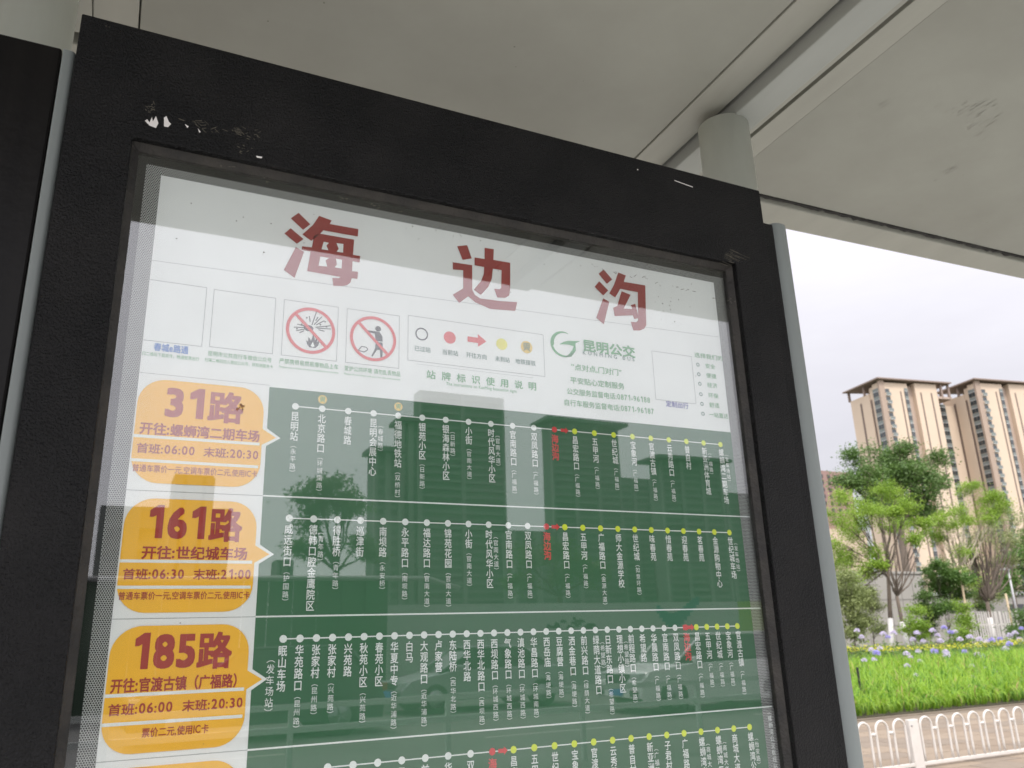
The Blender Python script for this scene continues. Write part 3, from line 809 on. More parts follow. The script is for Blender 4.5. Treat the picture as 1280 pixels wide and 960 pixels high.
    for z, t in ((1.9169, '安全'), (1.9004, '便捷'), (1.8842, '经济'), (1.8666, '环保'), (1.8504, '舒适')):
        ls.ring(.6936, z, .0032, .0012, M['dgtext'], n=14); ls.htext(t, .7080, .7290, z, .0090, M['gtext'], .005)
    ls.ring(.6936, 1.8340, .0032, .0012, M['dgtext'], n=14); ls.htext('一站直达', .7050, .7450, 1.8340, .0090, M['gtext'], .005)
    ls.build('benefits_list', ps)

    # ---- rows
    names = [
     [('昆明站', '永平路', 0), ('北京路口', '环城南路', 0), ('春城路', '', 0), ('昆明会展中心', '春城路', 1), ('福德地铁站', '双桥村', 0), ('银苑小区', '日新路', 0),
      ('银海森林小区', '日新路', 1), ('小街', '官南大道', 0), ('时代风华小区', '官南大道', 1), ('官南路口', '广福路', 0), ('双凤路口', '广福路', 0), ('海边沟', '', 0),
      ('昌宏路口', '广福路', 0), ('五甲河', '广福路', 0), ('世纪城', '广福路', 0), ('宝象河', '广福路', 0), ('官渡古镇', '广福路', 0), ('云秀路口', '广福路', 0),
      ('普自村', '', 0), ('新亚洲体育城', '广福路', 1), ('螺蛳湾二期车场', '发车场站', 1)],
     [('威远街口', '护国路', 0), ('德韩口腔金鹰院区', '青年路', 1), ('得胜桥', '青年路', 0), ('巡津街', '', 0), ('南坝路', '永安桥', 0), ('永平路口', '南坝路', 0),
      ('福达路口', '官南大道', 0), ('锦苑花园', '官南大道', 0), ('小街', '官南大道', 0), ('时代风华小区', '官南大道', 1), ('官南路口', '广福路', 0), ('双凤路口', '广福路', 0),
      ('海边沟', '', 0), ('昌宏路口', '广福路', 0), ('五甲河', '广福路', 0), ('广福路口', '金源大道', 0), ('师大金源学校', '', 0), ('世纪城', '如意环路', 0),
      ('味春苑', '', 0), ('惜春苑', '', 0), ('迎春苑', '', 0), ('茗春苑', '', 0), ('金源购物中心', '', 0), ('世纪城车场', '发车场站', 1)],
     [('眠山车场', '发车场站', -1), ('华苑路口', '昆州路', 0), ('张家村', '昆州路', 0), ('张家村', '兴苑路', 0), ('兴苑路', '', 0), ('秋苑小区', '兴苑路', 0), ('春苑小区', '', 0),
      ('华夏中专', '近华浦路', 0), ('白马', '', 0), ('大观路口', '近华浦路', 0), ('卢家营', '', 0), ('东陆桥', '西华北路', 0), ('西华北路', '', 0), ('西华北路口', '西坝路', 0),
      ('西坝路口', '环城西路', 0), ('气象路口', '环城西路', 0), ('滇池路口', '环城西路', 0), ('华昌路口', '环城南路', 0), ('西岳庙', '海埂路', 0), ('豆腐营', '海埂路', 0),
      ('洒金巷口', '海埂路', 0), ('前兴路口', '绿荫大道', 0), ('绿荫大道路口', '希望路', 1), ('日新东路口', '希望路', 0), ('理想小镇小区', '希望路', 1), ('前程路口', '希望路', 0),
      ('希望路', '', 0), ('华晨路口', '广福路', 0), ('官南路口', '广福路', 0), ('双凤路口', '广福路', 0), ('海边沟', '', 0), ('昌宏路口', '广福路', 0), ('五甲河', '广福路', 0),
      ('世纪城', '广福路', 0), ('宝象河', '广福路', 0), ('官渡古镇', '广福路', 0)],
     [('', '', 0), ('', '', 0), ('', '', 0), ('日新路口', '', 0), ('前程路口', '', 0), ('华晨路口', '', 0), ('双凤路口', '', 0), ('海边沟', '', 0), ('昌宏路口', '', 0),
      ('五甲河', '', 0), ('世纪城', '', 0), ('宝象河', '', 0), ('官渡古镇', '', 0), ('云秀路口', '', 0), ('普自村', '', 0), ('新亚洲体育城', '广福路', 1), ('子君村', '', 0),
      ('广福路', '', 0), ('螺蛳湾商城', '商城大道', 1), ('螺蛳湾二期', '商城大道', 1), ('商城大道', '', 0), ('螺蛳湾公交枢纽', '怡安路', 1)]]
    grid = [(.0520, .0335), (.0514, .0291), (.0515, .0190), (.1078, .0291)]
    measured = [
     [371,403,435,466,497,527,556,584,612,640,666,692,717,743,766,790,813,835,857,879,901],
     [363,393,423,451,478,505,532,559,585,610,634,659,683,706,728,750,772,793,814,835,855,874,894,913],
     [355,376,396,417,436,455,474,493,511,529,547,565,582,599,617,633,650,666,682,698,713,728,744,758,773,787,801,816,830,844,856,870,884,897,911,924],
     [411,442,473,502,531,559,587,614,641,667,692,717,741,765,788,810,832,854,876,898,919,940]]
    dotz = [1.7855, 1.6460, 1.5076, 1.3677]
    titles = [('31路', '开往:螺蛳湾二期车场', '首班:06:00  末班:20:30', '普通车票价一元,空调车票价二元,使用IC卡'),
              ('161路', '开往:世纪城车场', '首班:06:30  末班:21:00', '普通车票价一元,空调车票价二元,使用IC卡'),
              ('185路', '开往:官渡古镇（广福路）', '首班:06:00  末班:20:30', '票价二元,使用IC卡')]
    spans = [(-.1000, -.0100, -.1225, .0115, -.1225), (-.1060, -.0020, -.1070, .0060, -.1255), (-.1075, -.0040, -.1235, .0110, -.0890)]
    for r in range(9):
        top = ROWTOP[r]; bot = ROWTOP[r+1] if r < 8 else .645
        rp = Print(0, top); rp.rect(GX, bot, WR, top, M['green'], 1)
        row = rp.build('route_panel', ps)
        ln = Print(0, bot)
        if r < 8: ln.rect(GX, bot-.0009, .7655, bot+.0009, M['wline'], 2)
        ln.build('divider_line', row); row.children[-1].location.z = bot-top
        # badge
        bd = Print(-.056, top-.07); x0, x1, z1, z0 = -.1275, .0140, top-.0075, top-.1345
        if r == 0: z1, z0 = top-.004, top-.1270
        if r in (1,): z1, z0 = top-.0085, top-.1330
        rad = .030; pts = []
        for (cx, cz, a0) in ((x1-rad, z1-rad, 0), (x0+rad, z1-rad, 90), (x0+rad, z0+rad, 180), (x1-rad, z0+rad, 270)):
            for k in range(9): a = radians(a0+90*k/8); pts.append((cx+rad*cos(a), cz+rad*sin(a)))
        bd.poly(pts, M['orange'], 3)
        zt = (z1-(1.5252-1.4650)); bd.poly([(x1-.001, zt+.0105), (.0305, zt), (x1-.001, zt-.0105)], M['orange'], 3.1)
        bd.poly([(x1, zt+.0145), (.0360, zt), (x1, zt-.0145)], M['wline'], 2.4)
        for dz in (.0695, .0975): bd.rect(x0-.0005, z1-dz-.0017, x1-.0025, z1-dz+.0017, M['wline'], 3.4)
        bo = bd.build('route_badge', ps)
        if r < 3:
            a, b, c, d, e = spans[r]; T = titles[r]; tx = Print(-.056, top-.07)
            tx.htext(T[0], a, b, z1-.0275, .0400, M['maroon'], .051, 4)
            tx.htext(T[1], c, d, z1-.0600, .0150, M['maroon'], .030, 4)
            tx.htext(T[2], -.1235, .0115, z1-.0835, .0122, M['maroon'], .021, 4)
            if r == 2: tx.htext(T[3], -.0890, -.0225, z1-.1075, .0098, M['maroon'], .018, 4)
            else: tx.htext(T[3], -.1255, .0115, z1-.1065, .0090, M['maroon'], .014, 4)
            to = tx.build('badge_lettering', bo); to.location = (0, 0, 0)
        if r > 3: continue
        # line of stops: text under each dot
        a0, st = grid[r]; n = len(names[r]); dz = dotz[r]
        xs = []
        for i in range(n):
            fit = a0+st*i; p = atZ(measured[r][i], 0, 1.0)  # placeholder keeps the spacing regular
            xs.append(fit)
        li = Print(0, dz); li.rect(xs[0], dz-.0007, xs[-1], dz+.0007, M['wline'], 2); lo = li.build('route_line', row); lo.location = (0, 0, dz-top)
        red = [i for i, v in enumerate(names[r]) if v[0] == '海边沟'][0]
        for i, (nmx, sub, side) in enumerate(names[r]):
            x = xs[i]; m = M['wline'] if i < red else (M['red'] if i == red else M['yellow'])
            d = Print(x, dz); d.disc(x, dz, .0043, m, 3, 20)
            do = d.build('stop_dot', row); do.location = (x, 0, dz-top)
            if not nmx: continue
            w, h, pit = .0104, .0126, .0127
            t = Print(x, dz); z0_ = dz-.0130
            if i == red: t.vtext(nmx, x, z0_-.0006, .0118, .0128, .0127, M['redtext'], .028)
            else: t.vtext(nmx, x, z0_, w, h, pit, M['wline'], .017)
            if sub:
                if side == 0:
                    zs = z0_-len(nmx)*pit+.0026
                    t.glyph('︵', x, zs-.001, .0080, .0080, M['wline'], .0)
                    t.vtext(sub, x, zs-.0092, .0076, .0080, .0092, M['wline'], .002)
                    t.glyph('︶', x, zs-.0092-len(sub)*.0092+.001, .0080, .0080, M['wline'], .0)
                else:
                    big = side < 0; pp = .0118 if big else .0092; ww = .0098 if big else .0076
                    xx = x-.0125 if big else x+.0098; zs = z0_-.0020-(.006 if big else .0)
                    t.glyph('︵', xx, zs, ww, ww, M['wline'], .0)
                    t.vtext(sub, xx, zs-pp*.95, ww, ww*1.08, pp, M['wline'], .004)
                    t.glyph('︶', xx, zs-pp*(len(sub)+.85), ww, ww, M['wline'], .0)
            to = t.build('stop_name', row); to.location = (x, 0, dz-top)
        # direction arrow after the current stop
        xa = xs[red]+st*.5; hw = min(.0065, st*.32)
        if st < .02: xa = xs[red]+.0085; hw = .0068
        ar = Print(xa, dz); ar.rect(xa-hw, dz-.0024, xa+hw*.25, dz+.0024, M['red'], 3.3)
        ar.poly([(xa+hw*.2, dz-.0048), (xa+hw, dz), (xa+hw*.2, dz+.0048)], M['red'], 3.35)
        if st < .02: ar.rect(xs[red]-.005, dz-.0035, xs[red]+.003, dz+.0035, M['red'], 3.4)
        ao = ar.build('direction_arrow', row); ao.location = (xa, 0, dz-top)
        if r == 0:
            for i in (1, 4):
                c = Print(xs[i], dz+.0125); c.disc(xs[i], dz+.0122, .0058, M['iconorange'], 3, 20); c.build('metro_badge', ps)
                metro(ps, xs[i], dz+.0122, .0036, M['gtext'], 4)
    ex = Print(.755, 1.37); ex.vtext('︵螺蛳湾公交枢纽站︶', .7585, 1.3860, .0076, .0082, .0092, M['wline'], .002, 3); ex.build('terminus_note', ps)
def metro(ps, cx, cz, s, m, L):
    g = Print(cx, cz)
    g.frame(cx-s*.8, cz-s*.2, cx+s*.8, cz+s, s*.22, m, L); g.rect(cx-s*.1, cz+s*.02, cx+s*.1, cz+s*.8, m, L)
    g.rect(cx-s*.8, cz+s*.32, cx+s*.8, cz+s*.5, m, L+.2); g.line(cx-s*.3, cz-s*.25, cx-s*.8, cz-s, s*.22, m, L); g.line(cx+s*.3, cz-s*.25, cx+s*.8, cz-s, s*.22, m, L)
    g.rect(cx-s*.6, cz-s*.6, cx+s*.6, cz-s*.42, m, L+.2)
    g.build('metro_symbol', ps)
poster()
# ================================================================== WHITE ARCHED FENCE
def arch_fence():
    Y = 5.95
    fe = empty('arched_fence', (8.13, Y, 0), label='low white tubular fence of repeated arches along the paved footway', cat='fence')
    q = MB(); w = .092; h = .525; r = .0125
    pts = [(-w, 0, .045)] + [(-w, 0, .15), (-w, 0, .30)]
    for k in range(0, 11): a = pi-pi*k/10; pts.append((w*cos(a), 0, h-r-w+w*sin(a)))
    pts += [(w, 0, .30), (w, 0, .15), (w, 0, .045)]
    q.tube(pts, r, M['white_steel'], 8); hoop = q.mesh('hoop')
    q = MB(); q.tube([(-.04, 0, .385), (.04, 0, .385)], .011, M['white_steel'], 8)
    q.tube([(0, 0, .368), (0, 0, .402)], .019, M['white_steel'], 8); tie = q.mesh('tie_knuckle')
    posts = [8.13-2.88*2, 8.13-2.88, 8.13, 8.13+2.88, 8.13+2.88*2]
    for pi_, p in enumerate(posts):
        q = MB(); q.box((-.075, -.025, -.005), (.075, .025, .50), M['white_steel']); o = q.build('fence_post', fe, .006, loc=(p-8.13, 0, 0))
        q = MB(); q.tube([(-.04, -.027, .44), (-.04, -.031, .44)], .012, M['metal'], 10); q.build('bolt', o)
        for k in range(10):
            x = p-8.13+.215+.2725*k
            if pi_ == len(posts)-1 and k > 4: break
            link('hoop', hoop, fe, loc=(x, 0, 0), rot=(0, 0, 0))
            if k < 9: link('tie_knuckle', tie, fe, loc=(x+.13625, 0, 0))
    q = MB(); q.box((posts[0]-8.13, -.016, .022), (posts[-1]-8.13+1.5, .016, .056), M['white_steel']); q.build('bottom_rail', fe, .003)
arch_fence()

# ================================================================== PLANTING
def leaf_cards(n, pos, size, aspect=.45, up=.35, seed=1):
    """n small folded leaves (two tris each) at pos (n,3)"""
    g = np.random.default_rng(seed)
    d = g.normal(size=(n, 3)); d[:, 2] *= .6; d[:, 2] -= .15; d /= np.linalg.norm(d, axis=1)[:, None]
    t = g.normal(size=(n, 3)); t[:, 2] *= .3; s = np.cross(d, t+np.array([0, 0, 1.0])*up*3); s /= np.linalg.norm(s, axis=1)[:, None]+1e-9
    L_ = (size*g.uniform(.6, 1.25, n))[:, None]; W = L_*aspect
    v = np.stack([pos, pos+d*L_*.5+s*W*.5, pos+d*L_, pos+d*L_*.5-s*W*.5], 1).reshape(-1, 3)
    f = np.arange(n*4).reshape(n, 4)
    return v, f
def tufts(clumps, tuft_r, n_leaf, size, dens, seed):
    g = np.random.default_rng(seed); P = []
    sub = []
    for c, r in clumps:
        sub.append((c, r*.78))
        for _ in range(4):
            o = g.normal(size=3); o[2] *= .7; o /= np.linalg.norm(o)
            sub.append((tuple(np.array(c)+o*r*g.uniform(.55, 1.15)), r*g.uniform(.28, .55)))
    for c, r in sub:
        nt = max(5, int(dens*1.5*(r/tuft_r)**2))
        u = g.normal(size=(nt, 3)); u /= np.linalg.norm(u, axis=1)[:, None]
        rad = r*g.uniform(.35, 1.08, nt)[:, None]
        cen = np.array(c)+u*rad*np.array([1, 1, .82])
        for q in cen:
            tr = tuft_r*g.uniform(.6, 1.3)
            P.append(q+g.normal(size=(n_leaf, 3))*np.array([1, 1, .62])*tr*.62)
    P = np.concatenate(P); return leaf_cards(len(P), P, size, seed=seed)
def limb(q, a, b, r0, r1, m, wob=.06, n=6, rr=None):
    a = Vector(a); b = Vector(b); L_ = (b-a).length; pts = []; rads = []
    for i in range(n):
        t = i/(n-1); p = a.lerp(b, t); p.z += L_*.10*sin(pi*t)*(-1 if rr else .4)
        if 0 < i < n-1: p += Vector((rnd.gauss(0, 1), rnd.gauss(0, 1), rnd.gauss(0, .5)))*wob*L_*.4
        pts.append(p); rads.append(r0+(r1-r0)*t)
    q.tube(pts, rads, m, 6); return pts
def tree(label, base_px, Y, clumps_px, leaf, size, dens=9, tuft=.33, nleaf=26, r0=.09, fork_px=None, limbs_extra=(), lime=None, bark='bark', seed=1,
         cat='tree', group=None, zb=None, jitter=.5, refl=False, name='garden_tree'):
    at = (lambda a, b, D: Vector(atR(a, b, D))) if refl else (lambda a, b, D: Vector(atY(a, b, D)))
    base = at(base_px[0], base_px[1], Y); z0 = zb if zb is not None else (bed_z(base.x, base.y) if not refl else -.12)
    fork = at(*(fork_px or base_px), Y)
    root = empty(name, (base.x, base.y, z0), label=label, cat=cat, **({'group': group} if group else {}))
    org = Vector((base.x, base.y, z0))
    q = MB(); pts = [(0, 0, -.05), tuple((fork-org)*.5), tuple(fork-org)]
    if (fork-org).length < .3: pts = [(0, 0, -.05), (0, 0, .3), (.03, 0, .6)]
    q.tube(pts, [r0*1.25, r0, r0*.8], M[bark], 10); tr = q.build('trunk', root)
    if lime:
        k = MB(); zt = at(base_px[0], lime, Y).z-z0; top = Vector(pts[-1])*(zt/max(pts[-1][2], .5))
        k.tube([(0, 0, 0), tuple(top*.5), tuple(top)], [r0*1.25+.008, r0*1.12+.008, r0*1.05+.008], M['limewash'], 12); k.build('limewash_band', root)
    top = Vector(pts[-1]); cl = []
    q = MB(); g = random.Random(seed)
    for (a, b, rp) in clumps_px:
        D = Y+g.uniform(-jitter, jitter); p = at(a, b, D)
        dep = abs((np.array(atY(a, b, D))-CAM)@_f); r = rp*dep/FPX
        cl.append((tuple(p-org), r))
        mid = limb(q, top, p-org-Vector((0, 0, r*.4)), r0*.42, r0*.12, M[bark])
        for _ in range(5):
            e = p-org+Vector((g.uniform(-1, 1), g.uniform(-1, 1), g.uniform(-.4, .8)))*r*.8
            limb(q, mid[3], e, r0*.14, r0*.035, M[bark], n=4)
    for (a, b) in limbs_extra:
        p = at(a, b, Y+g.uniform(-.4, .4)); limb(q, top, p-org, r0*.5, r0*.10, M[bark], wob=.04, rr=1)
    q.build('limbs', root, kind='stuff')
    v, f = tufts(cl, tuft, nleaf, size, dens, seed)
    me = np_mesh('crown', v, f, [M[leaf]]); link('crown', me, root, kind='stuff')
    return root

def planting():
    # strap leaves of the agapanthus bed
    g = np.random.default_rng(3)
    n = 50000
    Y = 10.25+5.9*g.random(n)**1.15; X = 8+24*g.random(n)
    keep = (X > 8+(Y-10.2)*.6); X, Y = X[keep], Y[keep]
    # clumps: pull blades towards tuft centres
    cx = np.round(X/.34)*.34+.12*np.sin(Y*7); cy = np.round(Y/.34)*.34
    X = X*.55+cx*.45; Y = np.maximum(Y*.55+cy*.45, 10.14+.10*np.sin(X*3.1)+.09*g.random(len(X))); n = len(X)
    Z = np.array([bed_z(a, b) for a, b in zip(X, Y)])
    az = g.uniform(0, 2*pi, n); lean = g.uniform(.25, 1.0, n); L_ = g.uniform(.36, .68, n); W = g.uniform(.004, .011, n)
    lean = np.where(Y < 10.6, g.uniform(.5, 1.25, n), lean); az = np.where((Y < 10.6) & (g.random(n) < .65), g.uniform(-2.4, -.7, n), az)
    segs = 4; V = []; 
    dirx, diry = np.cos(az), np.sin(az); sx, sy = -diry, dirx
    px_, py_, pz_ = X.copy(), Y.copy(), Z.copy(); ang = lean*.35
    for s in range(segs+1):
        w = W*(1-(s/segs)**2.2)+.001
        V.append(np.stack([px_-sx*w, py_-sy*w, pz_], 1)); V.append(np.stack([px_+sx*w, py_+sy*w, pz_], 1))
        st = L_/segs; px_ = px_+dirx*np.sin(ang)*st; py_ = py_+diry*np.sin(ang)*st; pz_ = pz_+np.cos(ang)*st; ang = ang+lean*(.55+.35*s)
    V = np.stack(V, 1).reshape(-1, 3); k = 2*(segs+1)
    base = (np.arange(n)*k)[:, None, None]
    q = np.array([[2*s, 2*s+1, 2*s+3, 2*s+2] for s in range(segs)])[None]
    F = (base+q).reshape(-1, 4)
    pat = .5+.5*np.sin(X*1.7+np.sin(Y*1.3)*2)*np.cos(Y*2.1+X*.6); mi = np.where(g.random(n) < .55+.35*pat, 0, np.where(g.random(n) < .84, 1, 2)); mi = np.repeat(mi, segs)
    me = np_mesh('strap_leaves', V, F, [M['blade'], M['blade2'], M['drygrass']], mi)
    link('strap_leaves', me, None, kind='stuff', label='bright green strap leaves filling the planting bed behind the arched fence', category='ground cover') if False else tag(link('strap_leaves', me), 'bright green strap leaves filling the planting bed behind the arched fence', 'ground cover', None, 'stuff')
    # flower heads
    def umbel(seed, m, R=.10):
        h = np.random.default_rng(seed); q = MB()
        for _ in range(44):
            d = Vector(h.normal(size=3)); d.z = abs(d.z)*.9-.25; d.normalize()
            c = d*R*h.uniform(.7, 1.05); s = d.orthogonal().normalized(); t = d.cross(s); w = h.uniform(.018, .029)
            q.tube([(0, 0, 0), tuple(c*.7)], .0012, M['stalk'], 3, False)
            for k in range(5):
                a = 2*pi*k/5+h.uniform(0, 1); e = s*cos(a)+t*sin(a); f_ = s*cos(a+1.1)+t*sin(a+1.1)
                q.add([tuple(c*.68), tuple(c+e*w*.7), tuple(c+d*w*.5+e*w*1.3+f_*w*.4), tuple(c+f_*w*.7)], [(0, 1, 2, 3)], m)
        return q.mesh('umbel')
    um = [umbel(1, M['petal']), umbel(2, M['petal']), umbel(3, M['petal2']), umbel(4, M['petal2'])]
    q = MB(); q.tube([(0, 0, -1), (.004, 0, -.5), (0, 0, 0)], [.006, .005, .004], M['stalk'], 5); st = q.mesh('flower_stalk')
    spots = [(1071,789,17.5),(1077,797,17.5),(1104,793,17),(1110,797,17),(1117,792,17.4),(1146,792,17.5),(1141,800,17.2),(1154,802,17),(1166,789,18),(1172,795,18),(1180,785,18.5),(1188,791,18),(1194,790,18.4),(1176,802,17.6),
             (1262,795,17.5),(1269,792,17),(1277,786,17),(1275,800,17),(1212,797,17),(1240,801,16.8),(1250,799,16.9),(1233,803,16.7),(1224,800,16.6),(1200,800,16.8),
             (1080,826,14.2),(1093,825,14.4),(1089,813,15.6),(1100,811,15.8),(1096,817,15.0),(1133,818,15.0),(1138,822,14.8),(1148,815,15.4),(1150,827,14.2),(1182,816,15.2),(1184,820,15),(1168,815,15.4),(1206,815,15.5),
             (1222,819,15.2),(1228,821,15.0),(1145,845,12.6),(1234,836,13.2),(1243,841,12.9),(1244,853,12.2),(1217,848,12.4),(1215,834,13.6),(1262,806,16),(1257,812,15.8),(1134,833,13.5)]

    ordw = 'first second third fourth fifth sixth seventh eighth ninth tenth eleventh twelfth thirteenth fourteenth fifteenth sixteenth seventeenth eighteenth nineteenth twentieth'.split() + ['twenty-'+w for w in 'first second third fourth fifth sixth seventh eighth ninth'.split()]
    zone = lambda Yb: 0 if Yb < 14.9 else 1 if Yb < 16.4 else 2
    spots.sort(); seen = [0, 0, 0]
    for i, (a, b, Yb) in enumerate(spots):
        seen[zone(Yb)] += 1; nth = ordw[seen[zone(Yb)]-1]
        p = atY(a, b, Yb); front = Yb < 14.9; mid = 14.9 <= Yb < 16.4
        lab = ('pale lilac agapanthus bloom in the front half of the bed' if front else
               'violet agapanthus bloom just before the yellow hedge' if mid else
               'violet agapanthus bloom behind the yellow hedge')
        lab += ', '+nth+' from the left'
        o = link('agapanthus', st, None, loc=tuple(p)); gz = bed_z(p[0], p[1]); o.scale = (1, 1, max(.25, p[2]-gz))
        tag(o, lab, 'flower', 'agapanthus in the front of the bed' if front else 'agapanthus before the yellow hedge' if mid else 'agapanthus behind the yellow hedge')
        s = rnd.uniform(.75, 1.05)*(1 if not front else .8)
        u = link('umbel', um[(2+i % 2) if (front or i % 3 < 2) else i % 2], o); u.scale = (s, s, s/max(.25, p[2]-gz)); u.rotation_euler = (0, 0, rnd.uniform(0, 6))
    # clipped hedge with yellow bloom
    hp = [atY(x, y, 16.6) for x, y in ((1045, 812), (1120, 811), (1200, 808), (1270, 803), (1330, 799))]
    N_ = 9000; t = g.random(N_)*(len(hp)-1); i = t.astype(int); fr = t-i; H = np.array(hp)
    P = H[i]*(1-fr[:, None])+H[i+1]*fr[:, None]; P[:, 1] += g.uniform(-.3, .3, N_)
    P[:, 2] += .06-g.random(N_)**1.5*.55; P[:, 2] += .04*np.sin(P[:, 0]*9)
    v, f = leaf_cards(N_, P, np.full(N_, .055), aspect=.6, seed=5)
    yel = (P[:, 2] > H[i][:, 2]*(1-fr)+H[i+1][:, 2]*fr-.05) & (g.random(N_) < .5)
    me = np_mesh('flowering_hedge', v, f, [M['leaf_mid'], M['yflower']], yel.astype(int))
    tag(link('flowering_hedge', me), 'low clipped hedge topped with yellow bloom behind the strap leaves', 'hedge', None, 'stuff')
    # ragged undergrowth between hedge and walls
    N_ = 16000; X = 14+40*g.random(N_); Y = 17.2+9*g.random(N_); P = np.stack([X, Y, .38+g.random(N_)**1.4*.62*(.6+.4*np.sin(X*2.1+Y))], 1)
    v, f = leaf_cards(N_, P, np.full(N_, .16), aspect=.3, seed=6); f2 = (g.random(N_) < .35).astype(int)
    me = np_mesh('undergrowth', v, f, [M['leaf_mid'], M['leaf_bright']], f2)
    tag(link('undergrowth', me), 'loose green undergrowth between the yellow hedge and the tree trunks', 'undergrowth', None, 'stuff')

    tree('large dark green spreading tree in front of the left cream tower', (1128, 700), 44,
         [(1085,598,24),(1108,575,22),(1125,592,26),(1108,615,26),(1150,618,22),(1166,577,16),(1148,590,18),(1070,572,12),(1176,600,12),(1060,600,12),(1135,640,16),(1090,630,16),(1128,562,12),(1160,640,12)],
         'leaf_dark', .24, dens=8, tuft=.70, nleaf=46, r0=.28, fork_px=(1125, 660), seed=11, jitter=2.5, zb=.38)
    tree('bright green young tree with limewashed trunk nearest the grey sign post', (1108, 775), 24,
         [(1053,620,13),(1075,632,15),(1050,652,14),(1068,668,17),(1098,640,16),(1118,618,13),(1136,632,14),(1058,695,15),(1088,688,13),(1112,660,10),(1075,652,10),(1128,652,8),(1040,680,10),(1100,612,8),(1046,706,13),(1064,722,12),(1082,710,11),(1072,740,9),(1050,736,12)],
         'leaf_bright', .09, dens=9, tuft=.30, nleaf=34, r0=.085, fork_px=(1110, 712), lime=773, seed=12, jitter=1.0)
    tree('leaning bare-branched young tree with limewashed foot, right of the bright green one', (1129, 775), 23.4,
         [(1150,652,9),(1142,676,7),(1098,706,5),(1120,640,5)],
         'leaf_bright', .13, dens=8, tuft=.26, nleaf=22, r0=.08, fork_px=(1121, 745), lime=777, limbs_extra=[(1096,690),(1104,660),(1112,640),(1133,668),(1141,690),(1150,694),(1158,650),(1118,655)], seed=13, jitter=.6)
    tree('yellow-green multi-stemmed tree with pale trunk in front of the gap between towers', (1210, 770), 26,
         [(1192,640,13),(1172,648,12),(1164,668,10),(1203,612,9),(1216,606,9),(1238,622,14),(1252,634,14),(1232,640,12),(1186,658,10),(1206,652,9),(1240,650,9),(1178,672,8),(1200,690,9),(1195,715,9),(1212,730,9)],
         'leaf_bright', .09, dens=9, tuft=.30, nleaf=34, r0=.075, bark='bark_pale', fork_px=(1203, 725), limbs_extra=[(1180,610),(1196,640),(1176,690),(1210,640)], seed=14, jitter=1.0)
    tree('vase-shaped tree with dark twiggy branches and a whitened foot before the picket fence', (1238, 778), 26.8,
         [(1205,700,9),(1220,670,10),(1240,660,10),(1262,676,10),(1250,700,11),(1226,712,10),(1268,704,8),(1212,682,8),(1222,745,6),(1243,745,6)],
         'leaf_olive', .11, dens=6, tuft=.34, nleaf=20, r0=.11, fork_px=(1234, 752), lime=772,
         limbs_extra=[(1195+5.6*k, 640+16*abs(k-7)/3+(k*7 % 13)) for k in range(15)]+[(1204+5*k, 678+(k*11 % 17)) for k in range(13)], seed=15, jitter=.8)
    tree('brownish thin-leaved tree at the right edge before the second tower', (1262, 740), 36,
         [(1262,646,20),(1248,672,18),(1278,668,20),(1270,690,18),(1292,640,18)], 'leaf_olive', .14, dens=5, tuft=.5, nleaf=20, r0=.14, fork_px=(1264, 715), seed=16, jitter=1.5, zb=.38)
    tree('mid-green bushy tree at the right edge behind the street lamp', (1290, 760), 32,
         [(1262,722,14),(1280,706,16),(1290,730,16),(1272,690,10),(1252,738,10),(1300,680,20)], 'leaf_mid', .17, dens=9, tuft=.42, nleaf=28, r0=.12, fork_px=(1288, 735), seed=17, jitter=1.0, zb=.38)
    def shrub(label, px_, cl, leaf, size, Y, seed, dens=10, tuft=.22, nleaf=24):
        tree(label, px_, Y, cl, leaf, size, dens=dens, tuft=tuft, nleaf=nleaf, r0=.03, fork_px=px_, seed=seed, cat='shrub', name='shrub', jitter=.4)
    shrub('olive feathery shrub beside the grey sign post', (1068, 800), [(1068,742,18),(1062,768,18),(1084,774,13),(1056,722,14),(1078,752,12),(1070,790,14),(1048,745,16)], 'leaf_olive', .10, 20.5, 21, 9)
    shrub('slim dark green shrub right of the leaning limewashed trunk', (1163, 800), [(1162,716,9),(1168,730,12),(1156,748,11),(1168,764,13),(1160,784,12)], 'leaf_dark', .11, 25, 22)
    shrub('bright green cypress-like bush left of the slim dark shrub', (1144, 802), [(1146,762,10),(1142,780,12),(1148,792,11)], 'leaf_bright', .09, 22, 23)
    shrub('light green bush under the pale-trunked tree', (1206, 802), [(1203,758,9),(1206,774,12),(1200,790,12)], 'leaf_bright', .09, 22.5, 24)
    shrub('leafy green bush hanging low between the slim shrub and pale trunk', (1186, 790), [(1186,716,12),(1180,735,12),(1198,742,12),(1172,708,10),(1192,726,12),(1184,758,11),(1206,722,9)], 'leaf_mid', .11, 24.5, 25)
    shrub('small green bush at the right edge beside the wooden stake', (1276, 800), [(1276,770,10),(1280,785,10),(1268,790,8)], 'leaf_mid', .09, 22, 26)
    shrub('loose light green shrub against the concrete building, left of the bright tree trunk', (1092, 800), [(1088,742,9),(1094,758,10),(1086,720,8),(1098,786,9)], 'leaf_olive', .09, 25.5, 27)
    shrub('rounded mid-green bush between the pale trunk and the vase-shaped tree', (1222, 800), [(1220,742,9),(1224,758,9),(1218,726,8),(1216,790,8)], 'leaf_mid', .10, 29, 28)
    # stakes, lamp, picket fence
    p = atY(1072, 838, 11.6); gz = bed_z(p[0], p[1])
    q = MB(); q.box((-.018, -.018, 0), (.018, .018, p[2]-gz+.06), M['blackpl']); q.build('garden_stake', None, .003, loc=(p[0], p[1], gz), label='short black square stake standing in the strap leaves', cat='stake')
